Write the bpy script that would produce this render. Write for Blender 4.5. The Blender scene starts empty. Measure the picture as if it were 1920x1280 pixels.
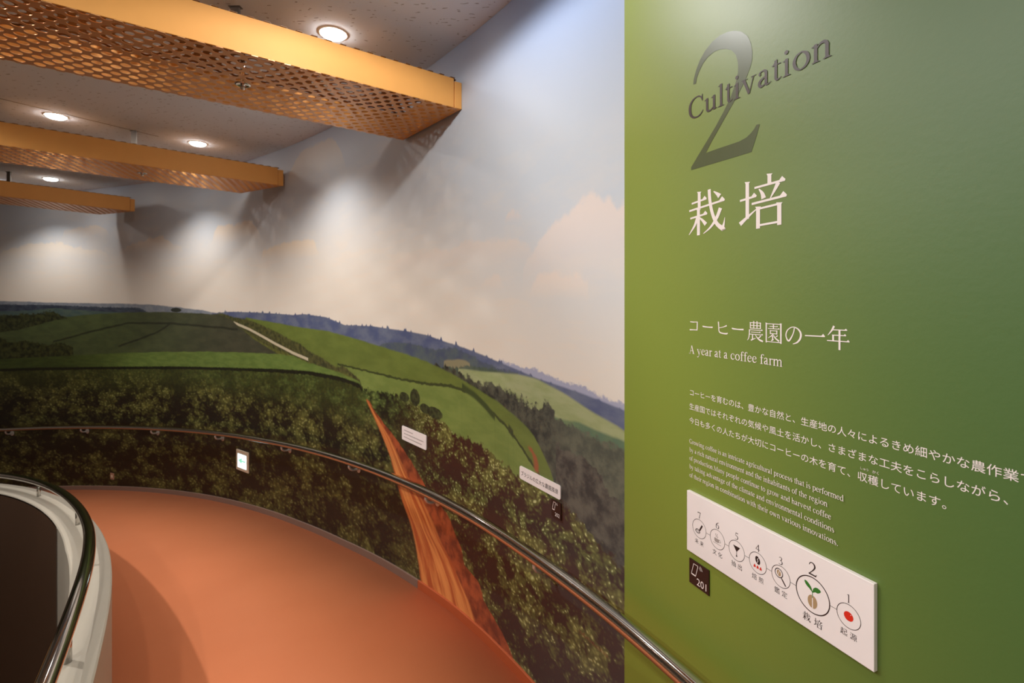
import bpy, bmesh, math, random
import numpy as np
from mathutils import Vector, Matrix

# ---------------------------------------------------------------- camera, world, exposure
scn = bpy.context.scene
C = scn.collection
F, CX, CY = 930.0, 960.0, 557.0          # focal length and principal point in 1920x1280 pixels
cam_d = bpy.data.cameras.new('camera'); cam = bpy.data.objects.new('camera', cam_d); C.objects.link(cam)
cam_d.sensor_width = 36.0; cam_d.lens = F / 1920 * 36.0
cam_d.shift_y = -(640 - CY) / 1920.0
cam_d.clip_start = 0.05; cam_d.clip_end = 60
cam.location = (0, 0, 0); cam.rotation_euler = (math.pi / 2, 0, 0)
cam_d.dof.use_dof = True; cam_d.dof.focus_distance = 1.35; cam_d.dof.aperture_fstop = 5.0
scn.camera = cam
w = bpy.data.worlds.new('world'); scn.world = w; w.use_nodes = True
w.node_tree.nodes['Background'].inputs[0].default_value = (1.0, 0.86, 0.72, 1)
w.node_tree.nodes['Background'].inputs[1].default_value = 0.05
scn.view_settings.view_transform = 'Standard'; scn.view_settings.look = 'None'
scn.view_settings.gamma = 1.0; scn.view_settings.use_curve_mapping = False
scn.view_settings.exposure = 0.2
scn.cycles.max_bounces = 8; scn.cycles.diffuse_bounces = 5; scn.cycles.caustics_reflective = False; scn.cycles.caustics_refractive = False
LAMP_WASH, LAMP_BEAM, LAMP_FILL = 54.0, 10.0, 96.0
WARM = (1.0, 0.985, 0.955)
HC = 1.5                                   # ceiling height above the eye

# ---------------------------------------------------------------- plan of the room
A0 = (0.0, 2.5032, 2.17, 0.08428, 0.00072138); DS = 0.01; S_MIN, S_MAX = -1.2, 13.0
def _plan():
    n1 = int(round(S_MAX / DS)); n0 = int(round(-S_MIN / DS)); x0, y0, a, b, c = A0
    def run(n, sg):
        x, y = [x0], [y0]
        for i in range(n):
            s = sg * (i + .5) * DS; th = a + b * s + c * s * s
            x.append(x[-1] + sg * math.cos(th) * DS); y.append(y[-1] + sg * math.sin(th) * DS)
        return x, y
    xa, ya = run(n1, 1); xb, yb = run(n0, -1)
    return (np.arange(-n0, n1 + 1) * DS, np.array(xb[::-1][:-1] + xa), np.array(yb[::-1][:-1] + ya))
PS, PX, PY = _plan(); PT = A0[2] + A0[3] * PS + A0[4] * PS * PS
def plan(s, off=0.0):
    x = float(np.interp(s, PS, PX)); y = float(np.interp(s, PS, PY)); t = float(np.interp(s, PS, PT))
    return x - off * math.sin(t), y + off * math.cos(t), t
def ray_wall(px, py, off=0.0):
    """where the sight line through a pixel of the photograph meets the curved wall: arc length, height"""
    x = PX - off * np.sin(PT); y = PY + off * np.cos(PT); u = (px - CX) / F; g = x - u * y
    i = np.where(g[:-1] * g[1:] <= 0)[0]
    if not len(i): return None
    i = i[0]; t = g[i] / (g[i] - g[i + 1]); yy = y[i] + t * (y[i + 1] - y[i])
    return float(PS[i] + t * DS), float((CY - py) / F * yy)
FS = [-3.5, -.04, .265, .624, 1.04, 1.52, 2.245, 3.08, 3.97, 5, 6.34, 7.61, 9.5, 13]
FZ = [-1.872, -1.872, -1.88, -1.906, -1.955, -2.016, -2.115, -2.21, -2.30, -2.405, -2.55, -2.69, -2.90, -3.29]
def floor_z(s): return float(np.interp(s, FS, FZ))
AL = math.atan(390 / F); CA, SA = math.cos(AL), math.sin(AL); D = 1.0995      # green wall: x*CA + y*SA = D
def G(px, py, proud=0.0):
    """pixel -> local (right, up) on the green wall; right runs towards the viewer"""
    u = (px - CX) / F; Y = (D - proud) / (u * CA + SA)
    return (-(Y * (CA - u * SA)), (CY - py) / F * Y)
def gmat(proud=0.0):
    r = Vector((SA, -CA, 0)); n = Vector((-CA, -SA, 0)); o = -n * (D - proud)
    return Matrix(((r.x, 0, n.x, o.x), (r.y, 0, n.y, o.y), (0, 1, 0, 0), (0, 0, 0, 1)))

# ---------------------------------------------------------------- helpers
def lin(c):
    return tuple(((v / 255) / 12.92 if v / 255 <= .04045 else ((v / 255 + .055) / 1.055) ** 2.4) for v in c)
def obj(name, me, mat=None, parent=None, kind=None):
    if isinstance(me, bmesh.types.BMesh):
        m = bpy.data.meshes.new(name); me.to_mesh(m); me.free(); me = m
    o = bpy.data.objects.new(name, me); C.objects.link(o)
    if mat is not None and not me.materials: me.materials.append(mat)
    if parent is not None: o.parent = parent
    if kind: o['kind'] = kind
    return o
def tag(o, label, cat, group=None):
    o['label'] = label; o['category'] = cat
    if group: o['group'] = group
    return o
def thing(name, label, cat, loc=(0, 0, 0), rz=0.0, group=None, mat4=None):
    o = bpy.data.objects.new(name, None); C.objects.link(o)
    o.empty_display_size = .05
    if mat4 is not None: o.matrix_world = mat4
    else: o.location = loc; o.rotation_euler = (0, 0, rz)
    return tag(o, label, cat, group)
def copy_tree(o, parent=None):
    c = o.copy(); C.objects.link(c); c.parent = parent
    for ch in [q for q in bpy.data.objects if q.parent == o and q.type != 'LIGHT']: copy_tree(ch, c)
    return c
def smooth(o, on=True):
    for p in o.data.polygons: p.use_smooth = on
    return o
def box(bm, x0, x1, y0, y1, z0, z1):
    v = [bm.verts.new(p) for p in ((x0, y0, z0), (x1, y0, z0), (x1, y1, z0), (x0, y1, z0), (x0, y0, z1), (x1, y0, z1), (x1, y1, z1), (x0, y1, z1))]
    for f in ((0, 3, 2, 1), (4, 5, 6, 7), (0, 1, 5, 4), (1, 2, 6, 5), (2, 3, 7, 6), (3, 0, 4, 7)):
        bm.faces.new([v[i] for i in f])
def tube(bm, path, r, n=16, caps=True):
    path = [Vector(p) for p in path]; rings = []
    up = Vector((0, 0, 1)); prev = None
    for i, p in enumerate(path):
        t = (path[min(i + 1, len(path) - 1)] - path[max(i - 1, 0)]).normalized()
        a = (prev if prev else (up if abs(t.z) < .95 else Vector((1, 0, 0))))
        a = (a - t * a.dot(t)).normalized(); b = t.cross(a); prev = a
        rr = r[i] if isinstance(r, (list, tuple)) else r
        rings.append([bm.verts.new(p + (a * math.cos(k * math.tau / n) + b * math.sin(k * math.tau / n)) * rr) for k in range(n)])
    for q, s in zip(rings, rings[1:]):
        for k in range(n): bm.faces.new((q[k], q[(k + 1) % n], s[(k + 1) % n], s[k]))
    if caps: bm.faces.new(rings[0][::-1]); bm.faces.new(rings[-1])
def lathe(bm, prof, n=32, M=None):
    rings = []
    for r, z in prof:
        rings.append([bm.verts.new((r * math.cos(k * math.tau / n), r * math.sin(k * math.tau / n), z)) for k in range(n)])
    if M is not None:
        bmesh.ops.transform(bm, matrix=M, verts=[v for R in rings for v in R])
    for q, s in zip(rings, rings[1:]):
        for k in range(n): bm.faces.new((q[k], q[(k + 1) % n], s[(k + 1) % n], s[k]))
def disc(bm, r, z, n=32, M=None):
    v = [bm.verts.new((r * math.cos(k * math.tau / n), r * math.sin(k * math.tau / n), z)) for k in range(n)]
    if M is not None: bmesh.ops.transform(bm, matrix=M, verts=v)
    bm.faces.new(v[::-1])
def loft(bm, s_list, fa, fb, flip=False):
    """quad strip between two curves given as functions of s returning 3-D points"""
    a = [bm.verts.new(fa(s)) for s in s_list]; b = [bm.verts.new(fb(s)) for s in s_list]
    for i in range(len(a) - 1):
        q = (a[i], a[i + 1], b[i + 1], b[i]); bm.faces.new(q[::-1] if flip else q)
def bevel(o, w_=.002, seg=2):
    m = o.modifiers.new('bevel', 'BEVEL'); m.width = w_; m.segments = seg; m.limit_method = 'ANGLE'; return o

# ---------------------------------------------------------------- node DSL
class N:
    def __init__(s, name):
        s.m = bpy.data.materials.new(name); s.m.use_nodes = True; s.t = s.m.node_tree
        s.b = s.t.nodes['Principled BSDF']
    def node(s, typ, **kw):
        n = s.t.nodes.new(typ)
        for k, v in kw.items(): setattr(n, k, v)
        return n
    def put(s, sock, v):
        if hasattr(v, 'is_output') or isinstance(v, bpy.types.NodeSocket): s.t.links.new(v, sock)
        elif isinstance(v, (tuple, list)) and len(v) == 3 and sock.type == 'RGBA': sock.default_value = (*v, 1)
        else: sock.default_value = v
    def math(s, op, a, b=None, c=None, clamp=False):
        n = s.node('ShaderNodeMath', operation=op, use_clamp=clamp); s.put(n.inputs[0], a)
        if b is not None: s.put(n.inputs[1], b)
        if c is not None: s.put(n.inputs[2], c)
        return n.outputs[0]
    def mix(s, fac, a, b, mode='MIX'):
        n = s.node('ShaderNodeMix', data_type='RGBA', blend_type=mode)
        s.put(n.inputs[0], fac); s.put(n.inputs[6], a); s.put(n.inputs[7], b); return n.outputs[2]
    def step(s, x, a, b, v0=0., v1=1.):
        n = s.node('ShaderNodeMapRange', interpolation_type='SMOOTHSTEP', clamp=True)
        s.put(n.inputs[0], x)
        for i, v in enumerate((a, b, v0, v1)): s.put(n.inputs[i + 1], v)
        return n.outputs[0]
    def noise(s, vec, scale, detail=3., rough=.55, dist=0.):
        n = s.node('ShaderNodeTexNoise'); s.put(n.inputs['Vector'], vec); n.inputs['Scale'].default_value = scale
        n.inputs['Detail'].default_value = detail; n.inputs['Roughness'].default_value = rough; n.inputs['Distortion'].default_value = dist
        return n.outputs['Fac']
    def voro(s, vec, scale, feature='F1', rnd=1.):
        n = s.node('ShaderNodeTexVoronoi', feature=feature); s.put(n.inputs['Vector'], vec)
        n.inputs['Scale'].default_value = scale; n.inputs['Randomness'].default_value = rnd
        return n
    def comb(s, x, y, z=0.):
        n = s.node('ShaderNodeCombineXYZ'); s.put(n.inputs[0], x); s.put(n.inputs[1], y); s.put(n.inputs[2], z); return n.outputs[0]
    def curve(s, x, pts):
        n = s.node('ShaderNodeFloatCurve'); s.put(n.inputs['Value'], x)
        c = n.mapping.curves[0]; n.mapping.use_clip = False
        c.points[0].location = pts[0]; c.points[1].location = pts[-1]
        for p in pts[1:-1]: c.points.new(*p)
        for p in c.points: p.handle_type = 'VECTOR'
        n.mapping.update(); return n.outputs[0]
    def bump(s, h, strength=.2, dist=.01):
        n = s.node('ShaderNodeBump'); n.inputs['Strength'].default_value = strength; n.inputs['Distance'].default_value = dist
        s.put(n.inputs['Height'], h); s.put(s.b.inputs['Normal'], n.outputs[0])
    def set(s, **kw):
        for k, v in kw.items(): s.put(s.b.inputs[{'base': 'Base Color', 'rough': 'Roughness', 'metal': 'Metallic', 'spec': 'Specular IOR Level',
                                                  'coat': 'Coat Weight', 'crough': 'Coat Roughness', 'emit': 'Emission Color', 'estr': 'Emission Strength'}[k]], v)
        return s
def simple(name, col, rough=.5, metal=0., **kw):
    n = N(name); g = n.node('ShaderNodeNewGeometry')
    f = n.noise(g.outputs['Position'], 9., 3.)
    c = n.mix(f, tuple(v * .95 for v in lin(col)), tuple(min(1, v * 1.05) for v in lin(col)))
    n.set(base=c, rough=rough, metal=metal, **kw); return n.m
# ---------------------------------------------------------------- materials
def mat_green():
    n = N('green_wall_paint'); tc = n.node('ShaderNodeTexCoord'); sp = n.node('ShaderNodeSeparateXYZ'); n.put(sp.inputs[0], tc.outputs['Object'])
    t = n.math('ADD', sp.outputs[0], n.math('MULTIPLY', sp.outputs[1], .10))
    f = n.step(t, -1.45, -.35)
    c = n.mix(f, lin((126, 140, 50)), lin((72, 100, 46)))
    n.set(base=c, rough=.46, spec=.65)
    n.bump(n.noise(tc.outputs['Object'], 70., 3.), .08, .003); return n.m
def mat_floor():
    n = N('orange_ramp_floor'); g = n.node('ShaderNodeNewGeometry'); p = g.outputs['Position']
    f = n.noise(p, 2.2, 4.); f2 = n.noise(p, 260., 2.)
    c = n.mix(f, lin((205, 118, 74)), lin((214, 128, 84)))
    c = n.mix(n.math('MULTIPLY', f2, .12), c, lin((150, 78, 48)))
    n.set(base=c, rough=.62, spec=.3); n.bump(f2, .15, .002); return n.m
def mat_ceiling():
    n = N('acoustic_ceiling'); g = n.node('ShaderNodeNewGeometry'); p = g.outputs['Position']
    mp = n.node('ShaderNodeMapping'); n.put(mp.inputs['Vector'], p); mp.inputs['Rotation'].default_value = (0, 0, .6); mp.inputs['Scale'].default_value = (1.0, 3.2, 1)
    wv = n.node('ShaderNodeVectorMath', operation='ADD'); n.put(wv.inputs[0], mp.outputs[0])
    nn = n.node('ShaderNodeTexNoise'); n.put(nn.inputs['Vector'], p); nn.inputs['Scale'].default_value = 14.
    sc = n.node('ShaderNodeVectorMath', operation='SCALE'); n.put(sc.inputs[0], nn.outputs['Color']); sc.inputs[3].default_value = .12; n.put(wv.inputs[1], sc.outputs[0])
    v = n.voro(wv.outputs[0], 13.)
    keep = n.math('GREATER_THAN', n.noise(p, 23., 1.), .36)
    m = n.math('MULTIPLY', n.step(v.outputs['Distance'], .20, .13), keep)
    c = n.mix(n.math('MULTIPLY', m, .6), lin((220, 229, 238)), lin((104, 98, 94)))
    n.set(base=c, rough=.9, spec=.1)
    n.bump(n.math('SUBTRACT', n.math('MULTIPLY', n.noise(p, 60., 3.), .3), m), .35, .004); return n.m

# -- the printed panorama: every outline below is traced in photograph pixels and carried onto the wall (arc length, height)
def Z3(l): return [(x / 2.908, 380 + y / 2.908) for x, y in l]
def Z4(l): return [(560 + x / 2.91, 380 + y / 2.91) for x, y in l]
def Z6(l): return [(400 + x / 2.4615, 780 + y / 2.4615) for x, y in l]
S0, SL, Z0, ZL = -1.0, 11.0, -3.4, 5.0
def mat_mural():
    n = N('coffee_farm_panorama_print')
    uv = n.node('ShaderNodeUVMap'); uv.uv_map = 'print'; sp = n.node('ShaderNodeSeparateXYZ'); n.put(sp.inputs[0], uv.outputs[0])
    S, Z = sp.outputs[0], sp.outputs[1]
    P = n.comb(S, Z)
    sn = n.math('DIVIDE', n.math('SUBTRACT', S, S0), SL)
    def norm(pts):
        q = []
        for x, y in pts:
            h = ray_wall(x, y)
            if h: q.append(((h[0] - S0) / SL, (h[1] - Z0) / ZL))
        q.sort(); return q
    def ridge(pts, lo=None, hi=None):
        """height of an outline as a function of arc length; outside its range it drops away unless extended"""
        q = norm(pts)
        a, b = q[0], q[-1]
        if max(p[0] for p in pts) > 1163: lo = True if lo is None else lo
        if min(p[0] for p in pts) < 3: hi = True if hi is None else hi
        q = [(0, a[1] if lo else 0.0)] + ([] if lo else [(max(.0005, a[0] - .002), 0.0)]) + q + ([] if hi else [(min(.9995, b[0] + .002), 0.0)]) + [(1, b[1] if hi else 0.0)]
        c = n.curve(sn, q)
        return n.math('ADD', n.math('MULTIPLY', c, ZL), Z0)
    def below(r, jag=None, soft=.008):
        d = n.math('SUBTRACT', r, Z)
        if jag is not None: d = n.math('ADD', d, jag)
        return n.step(d, -soft, soft)
    def AND(*a):
        r = a[0]
        for b in a[1:]: r = n.math('MULTIPLY', r, b)
        return r
    def NOT(a): return n.math('SUBTRACT', 1., a)
    def jag(scale, amp, det=2.):
        return n.math('MULTIPLY', n.math('SUBTRACT', n.noise(P, scale, det), .5), amp)
    L = lin
    j_fine = jag(34., .05, 3.); j_tree = jag(22., .13, 3.); j_soft = jag(5., .03)
    # ---- sky
    hz = n.math('ADD', Z, n.math('MULTIPLY', n.step(S, 1.5, -.8), .62))          # height above the painted horizon
    sky = n.mix(n.step(hz, .0, 1.15), L((224, 211, 196)), L((194, 200, 208)))
    sky = n.mix(n.step(hz, 1.15, 2.1), sky, L((140, 160, 200)))
    cn = n.noise(n.comb(n.math('MULTIPLY', S, 1.0), n.math('MULTIPLY', Z, 2.6)), 2.1, 6., .6)
    cn2 = n.noise(n.comb(n.math('MULTIPLY', S, .8), n.math('MULTIPLY', Z, 5.)), 3.1, 4., .55)
    m = AND(n.step(cn, .44, .64), n.step(hz, .1, .35), n.step(hz, 1.5, .9))
    sky = n.mix(n.math('MULTIPLY', m, .22), sky, L((226, 212, 196)))
    sky = n.mix(n.math('MULTIPLY', AND(n.step(cn2, .5, .62), n.step(hz, .75, .25)), .35), sky, L((226, 208, 190)))
    jc = n.math('MULTIPLY', n.math('SUBTRACT', n.noise(P, 7., 5., .6), .5), .16)
    def cloud(top, depth, col, strength, lo=None, hi=None):
        nonlocal sky
        if not hi: top = [(top[0][0] - 12, top[0][1] + 40)] + top
        if not lo: top = top + [(top[-1][0] + 12, top[-1][1] + 40)]
        r = ridge(top, lo, hi); d = n.math('ADD', n.math('SUBTRACT', r, Z), jc)
        zm = max(p[1] for p in norm(top[1:-1])) * ZL + Z0
        mm = AND(n.step(d, -.005, .035), n.step(Z, zm - depth * 1.1, zm - depth * .15))
        sky = n.mix(n.math('MULTIPLY', mm, strength * .8), sky, L(col))
    cloud([(990, 470), (1000, 462), (1020, 430), (1050, 405), (1075, 385), (1092, 362), (1110, 352), (1122, 372), (1140, 358), (1160, 380), (1172, 365)], .42, (236, 214, 200), .75, lo=True)
    cloud([(728, 500), (752, 480), (800, 468), (845, 462), (880, 445), (920, 447), (960, 440), (985, 450), (1005, 465)], .20, (226, 208, 194), .75)
    cloud([(905, 520), (922, 510), (940, 515)], .10, (232, 208, 190), .5)
    cloud([(1002, 520), (1020, 505), (1045, 498), (1075, 512), (1100, 515)], .16, (236, 212, 194), .6)
    cloud([(495, 465), (520, 457), (560, 448), (585, 445), (592, 455)], .20, (240, 212, 178), .7)
    cloud([(405, 425), (430, 418), (470, 412), (485, 430)], .24, (238, 210, 178), .7)
    cloud([(225, 468), (250, 455), (280, 445), (305, 441), (325, 455), (340, 458)], .25, (242, 216, 186), .6)
    cloud([(2, 470), (60, 455), (100, 452), (150, 462), (200, 470)], .3, (244, 222, 194), .6)
    cloud([(540, 330), (555, 295), (575, 275), (605, 262), (625, 255), (640, 280)], .40, (232, 212, 184), .55)
    cloud([(950, 400), (962, 388), (975, 392)], .08, (236, 206, 186), .6)
    cloud([(120, 430), (170, 420), (200, 425), (205, 440)], .2, (240, 214, 184), .5)
    col = sky
    def lay(mask, c):
        nonlocal col
        col = n.mix(mask, col, c)
    def tex(c1, c2, scale, det=4., sx=1., sy=1., a=.35, b=.65):
        v = P if sx == sy == 1. else n.comb(n.math('MULTIPLY', S, sx), n.math('MULTIPLY', Z, sy))
        return n.mix(n.step(n.noise(v, scale, det, .6), a, b), L(c1), L(c2))
    # ---- far haze ridges
    lay(below(ridge([(0, 564), (86, 567), (240, 569), (310, 573), (378, 581), (412, 588)], lo=None), j_soft), tex((118, 124, 134), (140, 142, 146), 9.))
    lay(below(ridge([(928, 668), (950, 680), (980, 687), (1009, 694), (1040, 709), (1062, 718), (1087, 721), (1119, 738), (1140, 748), (1169, 758), (1190, 765)]), j_fine), L((158, 158, 178)))
    lay(below(ridge(Z3([(0, 552), (120, 556), (250, 556), (400, 562), (600, 570), (760, 572), (815, 600)])), j_fine), tex((48, 54, 68), (70, 78, 88), 8., sy=3.))
    lay(below(ridge(Z3([(0, 592), (150, 588), (300, 575), (500, 590), (700, 600)])), j_soft), tex((66, 84, 82), (82, 96, 84), 6., sy=4.))
    # ---- blue hill
    r2 = ridge(Z3([(1150, 604), (1250, 594), (1400, 598), (1500, 604), (1600, 612)]) + Z4([(30, 607), (80, 614), (150, 624), (250, 667), (400, 673), (500, 688), (600, 702), (700, 722), (800, 758), (900, 790), (1000, 828), (1100, 872), (1200, 913), (1300, 958), (1400, 990), (1550, 1042), (1775, 1132)]) + [(1190, 784)])
    r2j = n.math('MULTIPLY', n.step(n.noise(n.comb(S, 0.), 15., 4.), .50, .70), n.step(S, -.5, .6, .006, .03))
    lay(below(r2, r2j, .006), tex((78, 86, 118), (104, 110, 128), 5., 5., sy=2.))
    lay(AND(below(ridge(Z4([(420, 800), (440, 780), (480, 760), (600, 765), (740, 800), (850, 790), (940, 830), (1000, 870), (1100, 905), (1200, 925)])), j_fine)), tex((70, 78, 98), (86, 96, 96), 9.))
    lay(AND(below(ridge(Z4([(780, 866), (820, 858), (880, 858), (930, 862), (935, 880)])), j_soft)), L((136, 128, 98)))
    lay(AND(below(ridge(Z4([(780, 888), (860, 900), (920, 890), (1000, 898), (1060, 905), (1140, 930)])), j_fine)), tex((66, 80, 66), (88, 98, 84), 12.))
    # ---- pale field, darker strip below it
    lay(below(ridge(Z4([(860, 905), (900, 906), (1000, 920), (1200, 936), (1300, 960), (1450, 1040), (1600, 1140), (1775, 1238)]) + [(1175, 812)]), None), tex((142, 150, 100), (156, 160, 116), 5., sy=3.))
    lay(below(ridge(Z4([(1300, 1130), (1390, 1165), (1500, 1192), (1600, 1235), (1775, 1300)]) + [(1175, 832)]), j_soft), tex((84, 108, 84), (104, 122, 84), 6.))
    # ---- tree line and dark slope at the right
    lay(below(ridge(Z4([(735, 876), (830, 900), (920, 950), (1000, 985), (1060, 985), (1100, 1015), (1140, 1020), (1180, 1060), (1230, 1072), (1290, 1110), (1320, 1120), (1335, 1085), (1360, 1080), (1385, 1110), (1395, 1170), (1430, 1190), (1500, 1222), (1560, 1258), (1650, 1296), (1775, 1340)]) + [(1175, 846)]), j_tree, .012),
        n.mix(n.step(S, -.2, -.55), tex((36, 38, 34), (82, 82, 66), 18., 5.), tex((70, 74, 62), (100, 100, 82), 14., 6.)))
    lay(AND(below(ridge([(1040, 830), (1070, 845), (1100, 860), (1130, 900), (1150, 930), (1175, 960)], lo=True), j_tree)), tex((50, 46, 42), (96, 90, 78), 13., 6.))
    # ---- bright green hill
    r4 = ridge(Z3([(1330, 622), (1400, 636)]) + Z4([(0, 678), (150, 698), (300, 738), (450, 785), (600, 830), (700, 868), (780, 905), (900, 968), (1000, 1030), (1100, 1095), (1200, 1182), (1280, 1258)]) + [(1000, 815), (1018, 850), (1034, 886), (1046, 930), (1060, 990)])
    m4 = below(r4, jag(9., .012)); shade4 = ridge(Z4([(200, 878), (300, 900), (400, 925), (560, 962), (700, 988), (820, 998), (950, 1040), (1020, 1100), (1080, 1170), (1130, 1212), (1180, 1284)]) + [(1006, 880), (1046, 965)])
    lo4 = below(shade4, None, .01)
    g4 = n.mix(lo4, tex((96, 108, 46), (106, 118, 52), 4., 5., sy=3.), tex((108, 124, 58), (120, 134, 66), 5., 6., sy=3.))
    lay(m4, g4)
    dl = n.math('ABSOLUTE', n.math('SUBTRACT', n.math('ADD', shade4, jag(16., .03)), Z))
    lay(AND(m4, n.step(dl, .013, .004)), L((58, 66, 32)))
    tr = ridge(Z4([(880, 985), (900, 1010), (960, 1050), (1020, 1110), (1060, 1160), (1085, 1180)])); dl = n.math('ABSOLUTE', n.math('SUBTRACT', tr, Z))
    lay(AND(m4, n.step(dl, .03, .008)), L((58, 70, 34)))
    tr = ridge(Z4([(1130, 1210), (1160, 1245), (1180, 1280)])); dl = n.math('ABSOLUTE', n.math('SUBTRACT', tr, Z))
    lay(AND(m4, n.step(dl, .03, .01)), L((54, 62, 32)))
    def blob(px, py, rx, ry, c, jg=.5):
        s_, z_ = ray_wall(px, py); s2, _z = ray_wall(px - rx, py); _s, z2 = ray_wall(px, py - ry)
        a = n.math('DIVIDE', n.math('SUBTRACT', S, s_), abs(s2 - s_)); b = n.math('DIVIDE', n.math('SUBTRACT', Z, z_), abs(z2 - z_))
        d = n.math('ADD', n.math('ADD', n.math('MULTIPLY', a, a), n.math('MULTIPLY', b, b)), n.math('MULTIPLY', n.math('SUBTRACT', n.noise(P, 28., 3.), .5), 2 * jg))
        lay(n.step(d, 1.2, .8), c)
    dk = tex((34, 38, 22), (66, 72, 40), 30., 4.)
    # ---- near bushes right of the orange road
    near = tex((12, 12, 6), (60, 62, 26), 7., 5.)
    def bush(sc, dark, mid, hi, hl, sx=1.):
        P = n.comb(n.math('MULTIPLY', S, sx), Z)
        return bush_(P, sc, dark, mid, hi, hl)
    def bush_(P, sc, dark, mid, hi, hl):
        """clumps of leaves: cell shaded tufts with dark gaps"""
        wv = n.node('ShaderNodeVectorMath', operation='ADD'); n.put(wv.inputs[0], P)
        nn = n.node('ShaderNodeTexNoise'); n.put(nn.inputs['Vector'], P); nn.inputs['Scale'].default_value = sc * .9; nn.inputs['Detail'].default_value = 3.
        q = n.node('ShaderNodeVectorMath', operation='SCALE'); n.put(q.inputs[0], nn.outputs['Color']); q.inputs[3].default_value = .9 / sc; n.put(wv.inputs[1], q.outputs[0])
        v1 = n.voro(wv.outputs[0], sc); v2 = n.voro(wv.outputs[0], sc * 3.1)
        big = n.noise(P, sc * .28, 4., .6)
        t = n.math('SUBTRACT', 1.0, v1.outputs['Distance'])
        k = n.math('ADD', n.math('MULTIPLY', t, .42), n.math('MULTIPLY', n.step(big, .24, .64), .46))
        k = n.math('ADD', k, n.math('MULTIPLY', n.math('SUBTRACT', .45, v2.outputs['Distance']), .42))
        c = n.mix(n.step(k, .38, .66), L(dark), L(mid)); c = n.mix(n.step(k, .62, .86), c, L(hi))
        sel = n.math('MULTIPLY', n.step(v2.outputs['Distance'], .30, .12), n.step(k, .56, .74))
        return n.mix(n.math('MULTIPLY', sel, hl), c, L((196, 194, 136)))
    b_far = bush(13., (22, 26, 12), (70, 84, 38), (106, 122, 58), .15, .5)
    b_mid = bush(11., (28, 22, 12), (80, 78, 36), (122, 120, 60), .35, .6)
    b_near = bush(16., (58, 27, 17), (96, 92, 42), (152, 150, 82), .9, .8)  # reddish gaps paint in the orange floor's reflection on the print
    bcol = n.mix(n.step(Z, -.75, -1.15), b_far, b_mid)
    bcol = n.mix(n.step(S, 1.6, .6), bcol, b_near)
    bcol = n.mix(n.math('MULTIPLY', n.step(Z, -1.05, -1.9), .30), bcol, L((34, 18, 8)))
    m6 = below(ridge(Z4([(330, 985), (350, 1012), (420, 1030), (500, 1040), (570, 1060), (640, 1098), (700, 1130), (770, 1182), (860, 1268)]) + [(893, 829), (928, 857), (968, 890), (1000, 912), (1034, 934), (1070, 955), (1111, 1007), (1150, 1046), (1175, 1070)]), j_tree, .012)
    lay(m6, bcol)
    blob(758, 744, 9, 9, dk, .3); blob(778, 745, 9, 16, dk, .3); blob(815, 774, 14, 11, dk, .3); blob(797, 766, 10, 9, dk, .3)
    # orange bare strip on the hill
    e1 = ridge([(984, 826), (996, 846), (1003, 870), (1012, 893)]); e2 = ridge([(994, 822), (1006, 842), (1016, 868), (1026, 900)])
    # ---- dark hill at the left, its trees, the bright band, the hedge
    # scrub along the white track
    lay(below(ridge(Z3([(1150, 610), (1210, 602), (1270, 622), (1340, 632), (1400, 655), (1500, 700), (1600, 755), (1630, 765), (1700, 815)]) + Z4([(60, 812), (150, 862), (200, 895), (245, 890), (300, 935), (345, 975)])), jag(30., .05, 3.), .01), tex((54, 56, 32), (90, 88, 48), 22., 4.))
    tk = ridge(Z3([(1268, 650), (1300, 664), (1360, 690), (1430, 728), (1500, 768), (1600, 820), (1690, 858)])); dl = n.math('ABSOLUTE', n.math('SUBTRACT', tk, Z))
    lay(n.step(dl, .020, .008), L((196, 182, 152)))
    lay(below(ridge(Z3([(1268, 668), (1330, 695), (1400, 745), (1480, 790), (1560, 822), (1640, 850), (1700, 880)]) + Z4([(60, 870), (150, 905), (260, 925), (330, 985)])), jag(24., .05, 3.)), tex((78, 82, 38), (104, 104, 50), 20., 4.))
    lay(below(ridge(Z3([(0, 640), (130, 634), (250, 632), (350, 624), (450, 612), (560, 604), (700, 597), (900, 595), (1100, 603), (1200, 612), (1262, 640), (1310, 682), (1380, 740), (1460, 792), (1530, 832)])), jag(10., .02)),
        n.mix(n.step(S, 4.2, 7.4), tex((62, 62, 46), (74, 72, 54), 4., 5., sy=3.), tex((70, 80, 48), (82, 92, 54), 4., 5., sy=3.)))
    for pts in ([(280, 760), (360, 740), (500, 700), (700, 655), (920, 658), (1100, 672), (1300, 690)], [(640, 785), (740, 750), (850, 710), (930, 660)]):
        dl = n.math('ABSOLUTE', n.math('SUBTRACT', n.math('ADD', ridge(Z3(pts)), j_soft), Z)); lay(n.math('MULTIPLY', n.step(dl, .022, .004), .75), L((34, 36, 26)))
    trA = AND(below(ridge(Z3([(0, 612), (60, 612), (130, 604), (200, 606), (255, 596), (280, 588), (300, 600), (365, 624), (380, 640)])), j_tree, .012), NOT(below(ridge(Z3([(0, 706), (100, 692), (200, 668), (300, 640), (380, 628)])), j_soft)))
    lay(trA, tex((30, 34, 22), (66, 70, 40), 16., 5.))
    lay(AND(below(ridge(Z3([(0, 735), (60, 760), (130, 752), (200, 762), (260, 778), (300, 765), (350, 766), (390, 785), (405, 800), (410, 835)])), j_tree, .012)), tex((30, 34, 18), (70, 74, 36), 15., 5.))
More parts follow.
